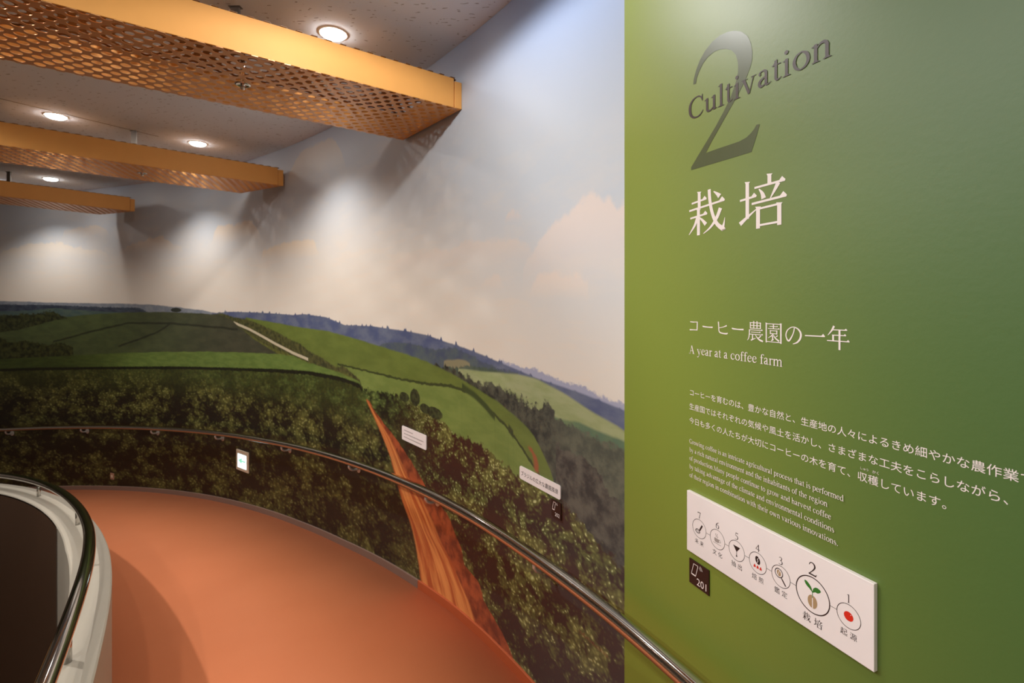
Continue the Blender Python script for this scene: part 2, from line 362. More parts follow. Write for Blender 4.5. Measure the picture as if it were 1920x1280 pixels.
    lay(below(ridge(Z3([(0, 852), (200, 842), (400, 832), (600, 822), (800, 815), (1100, 811), (1300, 816), (1500, 823), (1600, 835), (1700, 875)]) + Z4([(60, 880), (200, 920), (300, 955), (345, 985)])), j_soft),
        n.mix(n.step(S, 6.2, 8.2), tex((92, 112, 50), (108, 128, 60), 5., 5., sy=4.), tex((58, 70, 30), (70, 84, 36), 5., 5., sy=4.)))
    hb = ridge(Z3([(0, 905), (200, 898), (400, 896), (600, 893), (800, 892), (1000, 892), (1150, 896), (1300, 900), (1500, 905), (1745, 928)]) + Z4([(60, 918), (120, 928), (230, 950), (330, 985), (350, 1012)]), )
    lay(below(hb, jag(30., .02)), L((26, 28, 14)))
    m9r = ridge(Z3([(0, 920), (200, 914), (400, 910), (600, 908), (800, 907), (1000, 908), (1150, 910), (1300, 916), (1500, 926), (1745, 952)]) + Z4([(60, 940), (120, 952), (230, 972), (330, 1010), (352, 1035), (364, 1070)]))
    m9 = below(m9r, jag(20., .03)); near_top = n.step(n.math('SUBTRACT', m9r, Z), .45, .0)
    lay(m9, n.mix(n.math('MULTIPLY', near_top, .5), bcol, tex((60, 70, 28), (88, 94, 40), 20., 4.)))
    blob(330, 581, 10, 4, L((46, 50, 42)), .2)
    # ---- orange road: between two edges given as arc length over height
    zn = n.math('DIVIDE', n.math('SUBTRACT', Z, Z0), ZL)
    def edge(pts):
        q = []
        for x, y in pts:
            h = ray_wall(x, y); q.append(((h[1] - Z0) / ZL, (h[0] - S0) / SL))
        q.sort(); q = [(0, q[0][1])] + q + [(1, q[-1][1])]
        return n.math('ADD', n.math('MULTIPLY', n.curve(zn, q), SL), S0)
    def between(le, ri, top, jg, soft=.008, bot=-9.):
        a = n.math('ADD', n.math('SUBTRACT', le, S), jg); b = n.math('SUBTRACT', n.math('ADD', S, jg), ri)
        return AND(n.step(a, -soft, soft), n.step(b, -soft, soft), n.step(Z, top + .01, top - .01), n.step(Z, bot - .01, bot + .01))
    le = edge([(686, 748), (697, 772), (705, 790), (715, 812), (731, 853), (743, 898), (753, 934), (768, 975), (778, 1012), (784, 1048), (790, 1089), (802, 1120)])
    ri = edge([(690, 748), (704, 772), (725, 800), (745, 825), (766, 857), (784, 886), (806, 926), (839, 963), (853, 999), (867, 1036), (871, 1060), (900, 1093), (906, 1125), (940, 1182), (961, 1231), (966, 1262)])
    mid = edge([(688, 748), (701, 772), (716, 797), (732, 822), (748, 857), (765, 895), (790, 934), (810, 975), (828, 1020), (845, 1050), (862, 1089), (880, 1130), (893, 1174), (912, 1215)])
    top = ray_wall(688, 749)[1]
    rn = n.math('DIVIDE', n.math('SUBTRACT', le, S), n.math('SUBTRACT', n.math('ADD', le, .001), mid))
    ruts = n.noise(n.comb(n.math('MULTIPLY', rn, 3.2), n.math('MULTIPLY', Z, .9)), 2.2, 5., .6)
    road = n.mix(n.step(ruts, .38, .62), L((176, 84, 40)), L((222, 142, 76)))
    verge = tex((112, 48, 26), (170, 82, 44), 11., 6.)
    jr = jag(12., .06, 4.)
    lay(between(le, ri, top, jr, .01), verge)
    lay(between(le, mid, top, n.math('MULTIPLY', jr, .25), .02), road)
    le = edge([(990, 836), (997, 850), (1000, 866), (1004, 886)]); ri = edge([(994, 836), (1003, 850), (1010, 866), (1010, 886)])
    lay(between(le, ri, ray_wall(990, 836)[1], jag(20., .03), .012, ray_wall(1008, 886)[1]), L((150, 84, 50)))
    n.set(base=col, rough=.46, spec=.6)
    tg = n.node('ShaderNodeTangent', direction_type='UV_MAP', uv_map='print'); n.put(n.b.inputs['Tangent'], tg.outputs[0])
    n.b.inputs['Anisotropic'].default_value = .95; n.b.inputs['Anisotropic Rotation'].default_value = .25
    n.bump(n.noise(P, 90., 2.), .05, .002)
    return n.m

M_mural = mat_mural(); M_green = mat_green(); M_floor = mat_floor(); M_ceil = mat_ceiling()
M_white = simple('white_wall_paint', (205, 196, 184), .7)
M_parapet = simple('grey_parapet_paint', (184, 173, 156), .6)
M_well_shade = simple('stairwell_shade_brown', (84, 56, 36), .5)  # dark brown puts the stairwell's shade into the colour
M_base = simple('grey_brown_skirting', (128, 100, 86), .6)
M_base_o = simple('orange_skirting', (176, 84, 44), .6)
M_amber = simple('amber_painted_metal', (224, 160, 86), .55, .08, spec=.3)
M_perf = simple('amber_perforated_metal', (216, 160, 106), .34, .25)
M_perf_shade = simple('shaded_amber_perforated_metal', (112, 72, 38), .4, .2)  # amber sheet darkened to paint in the unlit beam interior
M_chrome = simple('polished_steel', (206, 202, 196), .09, 1.)
M_steel = simple('brushed_steel', (206, 200, 192), .3, .6)
M_galv = simple('galvanised_metal', (120, 112, 104), .5, .7)
M_sign = simple('white_sign_board', (240, 228, 224), .45)
M_ink = simple('dark_brown_ink', (44, 26, 22), .5)
M_black = simple('black_plate', (44, 22, 18), .4)
M_lett = simple('white_lettering', (236, 222, 216), .5)
M_cult = simple('dark_brown_lettering', (52, 30, 24), .45)
M_two = simple('olive_lettering', (74, 82, 46), .36)
M_plate = simple('ivory_plastic', (206, 186, 160), .5)
M_white_p = simple('white_enamel_trim', (238, 232, 222), .4)
def emis(name, col, st):
    n = N(name); n.set(base=(.8, .8, .8), emit=lin(col), estr=st); return n.m
M_lamp = emis('lamp_glow', (255, 251, 246), 42.); M_guide = emis('guide_light_panel', (214, 246, 255), 1.9)
M_arrow = emis('guide_light_arrow', (20, 190, 150), 1.0)

# ---------------------------------------------------------------- setting
ss = [-.80 + i * (12.6 + .80) / 240 for i in range(241)]
def pt(s, off, z): x, y, _ = plan(s, off); return (x, y, z)
# far wall (shell behind the print) and the printed panorama
bm = bmesh.new(); loft(bm, ss, lambda s: pt(s, -.012, -4.2), lambda s: pt(s, -.012, HC + .02))
o = obj('wall_far', bm, M_white, kind='structure'); m = o.modifiers.new('t', 'SOLIDIFY'); m.thickness = .1; m.offset = 1
smooth(o)
bm = bmesh.new(); loft(bm, ss, lambda s: pt(s, 0, floor_z(s) - .02), lambda s: pt(s, 0, HC - .001))
uvl = bm.loops.layers.uv.new('print')
bm.verts.ensure_lookup_table()
for f in bm.faces:
    for l in f.loops:
        i = l.vert.index % len(ss) if l.vert.index >= 0 else 0
bm.verts.index_update(); nS = len(ss)
for f in bm.faces:
    for l in f.loops: l[uvl].uv = (ss[l.vert.index % nS], l.vert.co.z)
o = smooth(obj('mural', bm, M_mural)); tag(o, 'curved wall print of coffee plantation hills, orange dirt road and cloudy sky', 'mural')
m = o.modifiers.new('t', 'SOLIDIFY'); m.thickness = .008; m.offset = 1; m.use_rim = False

# green wall
GM = gmat()
def gx(px): return G(px, 0)[0]
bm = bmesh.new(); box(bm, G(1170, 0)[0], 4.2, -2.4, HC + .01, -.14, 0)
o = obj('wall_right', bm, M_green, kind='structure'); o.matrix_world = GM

# outlines of the inner parapet and its rail, as offsets from the far wall
def w_out(s): return float(np.interp(s, [-3, -.5, 1.5, 3, 5, 6.2, 13], [1.64, 1.64, 1.60, 1.56, 1.50, 1.46, 1.40]))
def w_in(s): return w_out(s) + float(np.interp(s, [-3, 0, 1, 2.2, 13], [.13, .13, .15, .185, .185]))
def w_rail(s): return w_out(s) + .088
RAIL_H, PAR_H = .74, .615
# before s = -0.7 the room runs on straight beside the green wall: continue the offset curves with a fixed heading
def ipt(s, wf, z):
    if s >= -.7: return pt(s, wf(s), z)
    x, y, t = plan(-.7, wf(-.7)); t2 = t - .0; d = -.7 - s
    return (x - math.cos(t2) * d, y - math.sin(t2) * d, z)
si = [-3.4 + i * .08 for i in range(int((12.4 + 3.4) / .08) + 1)]
bm = bmesh.new()
def outer_pt(s, z):
    if s >= -.75: return pt(s, -.005, z)
    d = -.75 - s; x, y, _ = plan(-.75, 0)
    return (x + SA * d, y - CA * d, z)
loft(bm, si, lambda s: outer_pt(s, floor_z(s)), lambda s: ipt(s, lambda q: w_out(q) + .01, floor_z(s)))
o = obj('floor', bm, M_floor, kind='structure'); m = o.modifiers.new('t', 'SOLIDIFY'); m.thickness = .12; m.offset = -1; smooth(o)
# parapet
bm = bmesh.new()
prof = [(lambda s: w_out(s), lambda s: floor_z(s) - .1), (lambda s: w_out(s), lambda s: floor_z(s) + PAR_H - .006), (lambda s: w_out(s) + .006, lambda s: floor_z(s) + PAR_H),
        (lambda s: w_in(s) - .006, lambda s: floor_z(s) + PAR_H), (lambda s: w_in(s), lambda s: floor_z(s) + PAR_H - .006), (lambda s: w_in(s), lambda s: -4.2)]
for (wa, za), (wb, zb) in zip(prof[:-1], prof[1:-1]):
    loft(bm, si, lambda s: ipt(s, wa, za(s)), lambda s: ipt(s, wb, zb(s)))
wa, za = prof[-2]
loft(bm, [s for s in si if s < 3.15], lambda s: ipt(s, wa, za(s)), lambda s: ipt(s, wa, -4.2))
bmesh.ops.remove_doubles(bm, verts=bm.verts, dist=1e-5)
o = obj('wall_inner', bm, M_parapet, kind='structure')
for p in o.data.polygons: p.use_smooth = False
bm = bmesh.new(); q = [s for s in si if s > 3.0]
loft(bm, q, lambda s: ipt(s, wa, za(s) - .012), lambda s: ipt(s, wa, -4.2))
obj('wall_stairwell', bm, M_well_shade, kind='structure')  # pit face of the parapet past the shadow edge, shade carried by its colour
# ceiling
bm = bmesh.new(); box(bm, -11, 3.5, -4.5, 9.5, HC, HC + .1)
ceil = obj('ceiling', bm, M_ceil, kind='structure')
bm = bmesh.new(); tube(bm, [(-4.6, 2.6, HC - .0006), (-3.3, 4.63, HC - .0006)], .0022, 6); obj('seam', bm, M_galv, ceil)
# pit floor and the shell outside the frame
bm = bmesh.new(); box(bm, -11, 3.5, -4.5, 9.5, -4.3, -4.2); obj('floor_lower', bm, M_well_shade, kind='structure')
bm = bmesh.new(); box(bm, -11.1, -11, -4.5, 9.5, -4.2, HC); obj('wall_left', bm, M_white, kind='structure')
bm = bmesh.new(); box(bm, -11, 3.5, -4.6, -4.5, -4.2, HC); obj('wall_back', bm, M_white, kind='structure')
# skirting
def skirt(name, sa, sb, mat):
    bm = bmesh.new(); n_ = max(2, int((sb - sa) / .05)); q = [sa + (sb - sa) * i / n_ for i in range(n_ + 1)]
    for (wa, ha), (wb, hb) in zip([(.010, 0.0), (.010, .052), (.008, .055), (.0, .055)], [(.010, .052), (.008, .055), (.0, .055), (0, 0)]):
        loft(bm, q, lambda s: pt(s, wa, floor_z(s) + ha), lambda s: pt(s, wb, floor_z(s) + hb))
    bmesh.ops.remove_doubles(bm, verts=bm.verts, dist=1e-5)
    return obj(name, bm, mat, kind='structure')
skirt('baseboard_far', 1.045, 12.4, M_base); skirt('baseboard_near', -.77, 1.043, M_base_o)

# ---------------------------------------------------------------- ceiling lights
lamp_proto = None
def lathe_obj(name, prof, mat, parent, n=32):
    bm = bmesh.new(); lathe(bm, prof, n); return smooth(obj(name, bm, mat, parent))
def downlight(x, y, power, label, size=125., blend=.8, group='recessed ceiling downlights', tilt=None):
    global lamp_proto
    if lamp_proto is None:
        t = thing('downlight', label, 'ceiling light', (x, y, HC), 0, group)
        lathe_obj('trim_ring', [(.066, -.001), (.068, -.006), (.078, -.006), (.081, -.001), (.081, .0)], M_white_p, t)
        bm = bmesh.new(); lathe(bm, [(.066, -.003), (.064, -.012), (.054, -.020), (.030, -.025), (.0005, -.026)], 32); smooth(obj('lens', bm, M_lamp, t))
        lamp_proto = t
    else:
        t = copy_tree(lamp_proto); t.location = (x, y, HC)
    tag(t, label, 'ceiling light', group)
    l = bpy.data.lights.new('lamp_light', 'SPOT'); l.energy = power; l.color = WARM; l.spot_size = math.radians(size); l.spot_blend = blend; l.shadow_soft_size = .03
    lo = bpy.data.objects.new('lamp_light', l); C.objects.link(lo); lo.parent = t; lo.location = (0, 0, -.07)
    return t
def off_wall(s, o_): x, y, _ = plan(s, o_); return x, y
for lab, x, y in (('round white downlight showing over the top edge of the nearest perforated beam', -1.016, 2.82),
                  ('round downlight above the middle beam, right of the grey hanger bracket', -3.06, 4.83),
                  ('round downlight above the middle beam, left of the grey hanger bracket', -3.77, 4.10),
                  ('faint round downlight between the middle beam and the farthest beam', -5.84, 6.28),
                  ('downlight hidden above the perforated underside of the nearest beam', -1.81, 2.21)):
    downlight(x, y, LAMP_BEAM, lab, 140., 1.)
for i, s in enumerate((-.50, 2.30, 5.06, 8.1)):
    x, y = off_wall(s, .74)
    if i == 0: x, y = -.48, 1.74
    downlight(x, y, LAMP_WASH * (.74, 1.75, 1.7, 1.5)[i], ('wall-washing downlight before the green wall, above the frame',
        'wall-washing downlight hidden behind the nearest beam', 'wall-washing downlight hidden behind the middle beam', 'wall-washing downlight hidden behind the farthest beam')[i], 175. if i == 0 else 128., .25 if i == 0 else .85)
for i, (x, y) in enumerate(((-1.7, -.4), (-.4, -1.5), (-2.7, 1.3), (-1.3, .55), (-4.2, 2.4))):  # unseen downlights added as fill for the beams, mural and ramp
    downlight(x, y, LAMP_FILL * (.75, 1., 1.35, .5, 1.9)[i], ('unseen fill downlight over the landing behind the viewer', 'unseen fill downlight over the corridor behind the viewer', 'unseen fill downlight over the stairwell left of the viewer',
        'unseen fill downlight over the near end of the parapet handrail', 'unseen fill downlight over the parapet between the nearest and middle beams')[i], 168., .5)
# ---------------------------------------------------------------- perforated ceiling beams
def perf_sheet(length, e0, e1, d_end=0.0):
    a, rh, r = .070, .0462, .0212
    y1 = (rh * rh - a * a / 4) / (2 * rh); y2 = (rh * rh + a * a / 4) / (2 * rh)
    hexa = [(a / 2, y1), (0, y2), (-a / 2, y1), (-a / 2, -y1), (0, -y2), (a / 2, -y1)]
    ang = sorted([math.atan2(y, x) % math.tau for x, y in hexa] + [math.radians(20 * k) for k in range(18)])
    def hexr(t):
        c, s = math.cos(t), math.sin(t); best = 9
        for i in range(6):
            (x0, y0), (x1, y1_) = hexa[i], hexa[(i + 1) % 6]
            dx, dy = x1 - x0, y1_ - y0; den = c * dy - s * dx
            if abs(den) < 1e-12: continue
            q = (x0 * dy - y0 * dx) / den
            if q > 0: best = min(best, q)
        return best
    ro = [hexr(t) for t in ang]; cs = [(math.cos(t), math.sin(t)) for t in ang]; n = len(ang)
    vs, fs = [], []
    for k in range(0, int((e1 - e0) / rh) + 2):
        for i in range(-1, int(length / a) + 2):
            cx, cy = i * a + (k % 2) * a / 2, e0 + k * rh; b = len(vs)
            for q in range(n):
                vs.append((cx + cs[q][0] * r, cy + cs[q][1] * r, 0)); vs.append((cx + cs[q][0] * ro[q], cy + cs[q][1] * ro[q], 0))
            for q in range(n):
                p = (q + 1) % n; fs.append((b + 2 * q, b + 2 * q + 1, b + 2 * p + 1, b + 2 * p))
    me = bpy.data.meshes.new('perforated_sheet'); me.from_pydata(vs, [], fs)
    bm = bmesh.new(); bm.from_mesh(me); bmesh.ops.remove_doubles(bm, verts=bm.verts, dist=1e-5)
    for co, no in (((0, e0, 0), (0, -1, 0)), ((0, e1, 0), (0, 1, 0)), ((0.0, 0, 0), (-1, 0, 0)), ((length, 0, 0), (1, 0, 0))):
        bmesh.ops.bisect_plane(bm, geom=bm.verts[:] + bm.edges[:] + bm.faces[:], plane_co=co, plane_no=no, clear_outer=True)
    bm.to_mesh(me); bm.free(); return me
ZB_, ZT_ = 1.107, 1.273
def beam(A, B, deg, length, label, hangers):
    A, B = Vector(A), Vector(B); W = (B - A).length; e = (B - A) / W
    d = Vector((math.cos(math.radians(deg)), math.sin(math.radians(deg))))
    # local x along the beam from the wall, local y from the front face to the back face (sheared where the wall cuts it at an angle)
    M = Matrix(((d.x, e.x, 0, A.x + d.x * .012), (d.y, e.y, 0, A.y + d.y * .012), (0, 0, 1, ZB_), (0, 0, 0, 1)))
    t = thing('perforated_beam', label, 'ceiling beam', (A.x, A.y, ZB_), 0, 'perforated amber beams under the ceiling')
    inv = Matrix.Translation((-A.x, -A.y, -ZB_))
    H = ZT_ - ZB_
    def part(name, bm, mat):
        if isinstance(bm, bmesh.types.BMesh): o = obj(name, bm, mat, t)
        else: o = obj(name, bm, mat, t)
        o.data.transform(inv @ M)
        bm2 = bmesh.new(); bm2.from_mesh(o.data); bmesh.ops.recalc_face_normals(bm2, faces=bm2.faces); bm2.to_mesh(o.data); bm2.free()
        return o
    for y0, y1 in ((0, .010), (W - .010, W)):
        bm = bmesh.new(); box(bm, .048, length, y0, y1, -.003, H); bevel(part('side_panel', bm, M_amber), .0012, 1)
    bm = bmesh.new(); box(bm, -.002, .043, -.004, W + .004, -.004, H - .016); bevel(part('end_plate', bm, M_amber), .0012, 1)
    me = perf_sheet(length, .0, W - .0)
    lo = me.copy(); lo.transform(Matrix.Translation((.004, 0, -.0045))); o = part('perforated_panel', lo, M_perf)
    m = o.modifiers.new('t', 'SOLIDIFY'); m.thickness = .003; m.offset = 0
    me.transform(Matrix.Translation((.022, -.004, H + .0025))); o = part('perforated_panel', me, M_perf_shade)
    m = o.modifiers.new('t', 'SOLIDIFY'); m.thickness = .003; m.offset = 0
    for hx, hy in hangers:
        bm = bmesh.new(); w_ = .022
        ix = hx - A.x; iy = hy - A.y; top = HC - ZB_
        box(bm, ix - w_, ix + w_, iy - .002, iy + .012, H, top)
        box(bm, ix - .03, ix + .03, iy - .01, iy + .02, top - .004, top); box(bm, ix - .03, ix + .03, iy - .01, iy + .02, H, H + .006)
        obj('hanger', bm, M_galv, t)
    return t
beam((-.290, 2.922), (-.755, 3.490), 216.4, 3.1, 'nearest and largest amber perforated ceiling beam with one chrome sprinkler', [(-1.43, 2.56)])
beam((-2.262, 4.925), (-2.868, 5.270), 222.5, 3.1, 'middle amber perforated ceiling beam, held by a grey hanger bracket', [(-3.41, 4.47)])
beam((-4.845, 6.385), (-5.480, 6.625), 233.0, 2.6, 'farthest and smallest amber perforated ceiling beam at the left edge', [(-6.02, 5.93)])
def sprinkler(x, y, label):
    t = thing('sprinkler', label, 'sprinkler', (x, y, ZB_), 0)
    bm = bmesh.new(); tube(bm, [(0, 0, ZT_ - ZB_ - .01), (0, 0, -.012)], .011, 16); smooth(obj('pipe', bm, M_chrome, t))
    bm = bmesh.new(); lathe(bm, [(.012, -.001), (.030, -.010), (.038, -.008), (.038, -.0065), (.012, -.0065)], 32); smooth(obj('rosette', bm, M_chrome, t))
    bm = bmesh.new(); lathe(bm, [(.0, -.014), (.010, -.016), (.012, -.024), (.008, -.032), (0, -.034)], 20); smooth(obj('head', bm, M_chrome, t))
sprinkler(-1.395, 2.57, 'chrome sprinkler head under the nearest perforated beam'); sprinkler(-3.28, 4.40, 'small chrome sprinkler head under the middle perforated beam')

# ---------------------------------------------------------------- handrails
RS = [-.79, -.66, -.293, .18, .794, 1.572, 2.516, 3.592, 4.739, 5.896, 7.014, 8.067, 9.041, 13]
RZ = [-1.138, -1.143, -1.152, -1.170, -1.214, -1.280, -1.363, -1.460, -1.556, -1.654, -1.746, -1.833, -1.915, -2.26]
def rail_z(s): return float(np.interp(s, RS, RZ))
def smooth_path(pts, it=3):
    for _ in range(it):
        pts = [pts[0]] + [tuple((a[i] + 2 * b[i] + c[i]) / 4 for i in range(3)) for a, b, c in zip(pts, pts[1:], pts[2:])] + [pts[-1]]
    return pts
t = thing('wall_handrail', 'polished steel handrail curving along the mural wall and the green wall', 'handrail', pt(1.0, .08, rail_z(1.0)))
def child_shift(o, t):
    o.data.transform(Matrix.Translation(-t.location)); return o
path = []
gr = Matrix(GM)
for px_x, z in ((3.2, -1.06), (.6, -1.06), (-.2, -1.075), (-.7, -1.085)): path.append(tuple(gr @ Vector((px_x, z, .085))))
for px in (1360, 1320, 1285, 1250, 1215):
    x = G(px, 0, .085)[0]; path.append(tuple(gr @ Vector((x, -1.095 - .012 * (1320 - px) / 70, .085))))
q = [pt(-.70 + i * .06, .085, rail_z(-.70 + i * .06)) for i in range(int((12.0 + .7) / .06))]
path += q
# resample the join finely, then relax it
def resample(p, step):
    out = [p[0]]
    for a, b in zip(p, p[1:]):
        L_ = (Vector(b) - Vector(a)).length; k = max(1, int(round(L_ / step)))
        for i in range(1, k + 1): out.append(tuple(a[j] + (b[j] - a[j]) * i / k for j in range(3)))
    return out
path = smooth_path(resample(path, .05), 14)
bm = bmesh.new(); tube(bm, path, .028, 24); child_shift(smooth(obj('rail', bm, M_chrome, t)), t)
def bracket(s, parent):
    z = rail_z(s); n0 = Vector(pt(s, 0, z)); n1 = Vector(pt(s, 1, z)); nrm = (n1 - n0).normalized()
    P_ = lambda o_, dz: n0 + nrm * o_ + Vector((0, 0, dz))
    pl = [P_(.004, -.078), P_(.030, -.080), P_(.055, -.076), P_(.073, -.064), P_(.083, -.048), P_(.085, -.022)]
    bm = bmesh.new(); tube(bm, pl, .0095, 12); a = child_shift(smooth(obj('bracket', bm, M_steel, parent)), parent)
    bm = bmesh.new(); tube(bm, [P_(.0, -.078), P_(.004, -.078), P_(.007, -.078)], [.033, .033, .028], 28); child_shift(smooth(obj('wall_plate', bm, M_steel, a), False), parent)
for s in (10.3, 8.938, 7.53, 6.081, 4.69, 3.276, 1.976, .798, -.307): bracket(s, t)

t = thing('parapet_handrail', 'thick polished steel handrail on short posts along the grey parapet', 'handrail', ipt(1.0, w_rail, floor_z(1.0) + RAIL_H))
path = smooth_path([ipt(s, w_rail, floor_z(s) + RAIL_H) for s in si], 4)
bm = bmesh.new(); tube(bm, path, .0265, 28); child_shift(smooth(obj('rail', bm, M_chrome, t)), t)
for s in (-1.1, .26, 1.55, 2.90, 4.65, 6.3, 7.8, 9.3):
    x, y, z = ipt(s, w_rail, floor_z(s))
    bm = bmesh.new(); tube(bm, [(x, y, z + PAR_H), (x, y, z + RAIL_H - .01)], .0135, 20); child_shift(smooth(obj('post', bm, M_chrome, t)), t)

# ---------------------------------------------------------------- lettering engine
def text_mesh(txt):
    c = bpy.data.curves.new('t', 'FONT'); c.body = txt; c.size = 1.0; c.resolution_u = 3
    o = bpy.data.objects.new('t', c); C.objects.link(o)
    bpy.context.view_layer.update()
    me = bpy.data.meshes.new_from_object(o.evaluated_get(bpy.context.evaluated_depsgraph_get()))
    bpy.data.objects.remove(o); bpy.data.curves.remove(c); return me
def bounds(me):
    a = np.empty(len(me.vertices) * 3); me.vertices.foreach_get('co', a); a = a.reshape(-1, 3); return a.min(0), a.max(0)
LAYER = [0]
class Ink:
    """flat print made of polygons in a local x (right) / y (up) plane; each stroke sits a hair above the last"""
    def __init__(s): s.v, s.f, s.z = [], [], 0.0
    def poly(s, pts):
        b = len(s.v); s.v += [(x, y, s.z) for x, y in pts]; s.f.append(tuple(range(b, b + len(pts)))); s.z += 2e-5
    def stroke(s, pts, sm=True, n=5):
        """pts: (x, y, width)"""
        if sm and len(pts) > 2:
            P = [pts[0]] + list(pts) + [pts[-1]]; o = []
            for a, b, c, d in zip(P, P[1:], P[2:], P[3:]):
                for i in range(n):
                    t = i / n
                    o.append(tuple(.5 * ((2 * b[k]) + (-a[k] + c[k]) * t + (2 * a[k] - 5 * b[k] + 4 * c[k] - d[k]) * t * t + (-a[k] + 3 * b[k] - 3 * c[k] + d[k]) * t ** 3) for k in range(3)))
            o.append(pts[-1]); pts = o
        L_, R_ = [], []
        for i, p in enumerate(pts):
            a = pts[max(0, i - 1)]; b = pts[min(len(pts) - 1, i + 1)]; dx, dy = b[0] - a[0], b[1] - a[1]; l = math.hypot(dx, dy) or 1
            nx, ny = -dy / l * p[2] / 2, dx / l * p[2] / 2; L_.append((p[0] + nx, p[1] + ny)); R_.append((p[0] - nx, p[1] - ny))
        b = len(s.v); n_ = len(pts)
        s.v += [(x, y, s.z) for x, y in L_] + [(x, y, s.z) for x, y in R_]; s.z += 2e-5
        for i in range(n_ - 1): s.f.append((b + i, b + n_ + i, b + n_ + i + 1, b + i + 1))
    def ring(s, cx, cy, r, w_, n=48, rx=None):
        rx = rx or r
        b = len(s.v)
        for i in range(n):
            t = i * math.tau / n
            for q in (-w_ / 2, w_ / 2): s.v.append((cx + (rx + q) * math.cos(t), cy + (r + q) * math.sin(t), s.z))
        for i in range(n):
            j = (i + 1) % n; s.f.append((b + 2 * i, b + 2 * i + 1, b + 2 * j + 1, b + 2 * j))
        s.z += 2e-5
    def ell(s, cx, cy, rx, ry, rot=0., n=28):
        c, d = math.cos(rot), math.sin(rot)
        s.poly([(cx + rx * math.cos(t) * c - ry * math.sin(t) * d, cy + rx * math.cos(t) * d + ry * math.sin(t) * c) for t in (i * math.tau / n for i in range(n))])
    def add(s, other, sx, sy, x, y):
        b = len(s.v); s.v += [(px * sx + x, py * sy + y, s.z + pz) for px, py, pz in other.v]; s.f += [tuple(i + b for i in f) for f in other.f]; s.z += min(2e-4, other.z) * .5
    def mesh(s, name):
        me = bpy.data.meshes.new(name); me.from_pydata(s.v, [], s.f); me.update()
        bm = bmesh.new(); bm.from_mesh(me)
        for f in bm.faces:
            if f.normal.z < 0: f.normal_flip()
        bmesh.ops.triangulate(bm, faces=[f for f in bm.faces if len(f.verts) > 4]); bm.to_mesh(me); bm.free(); return me

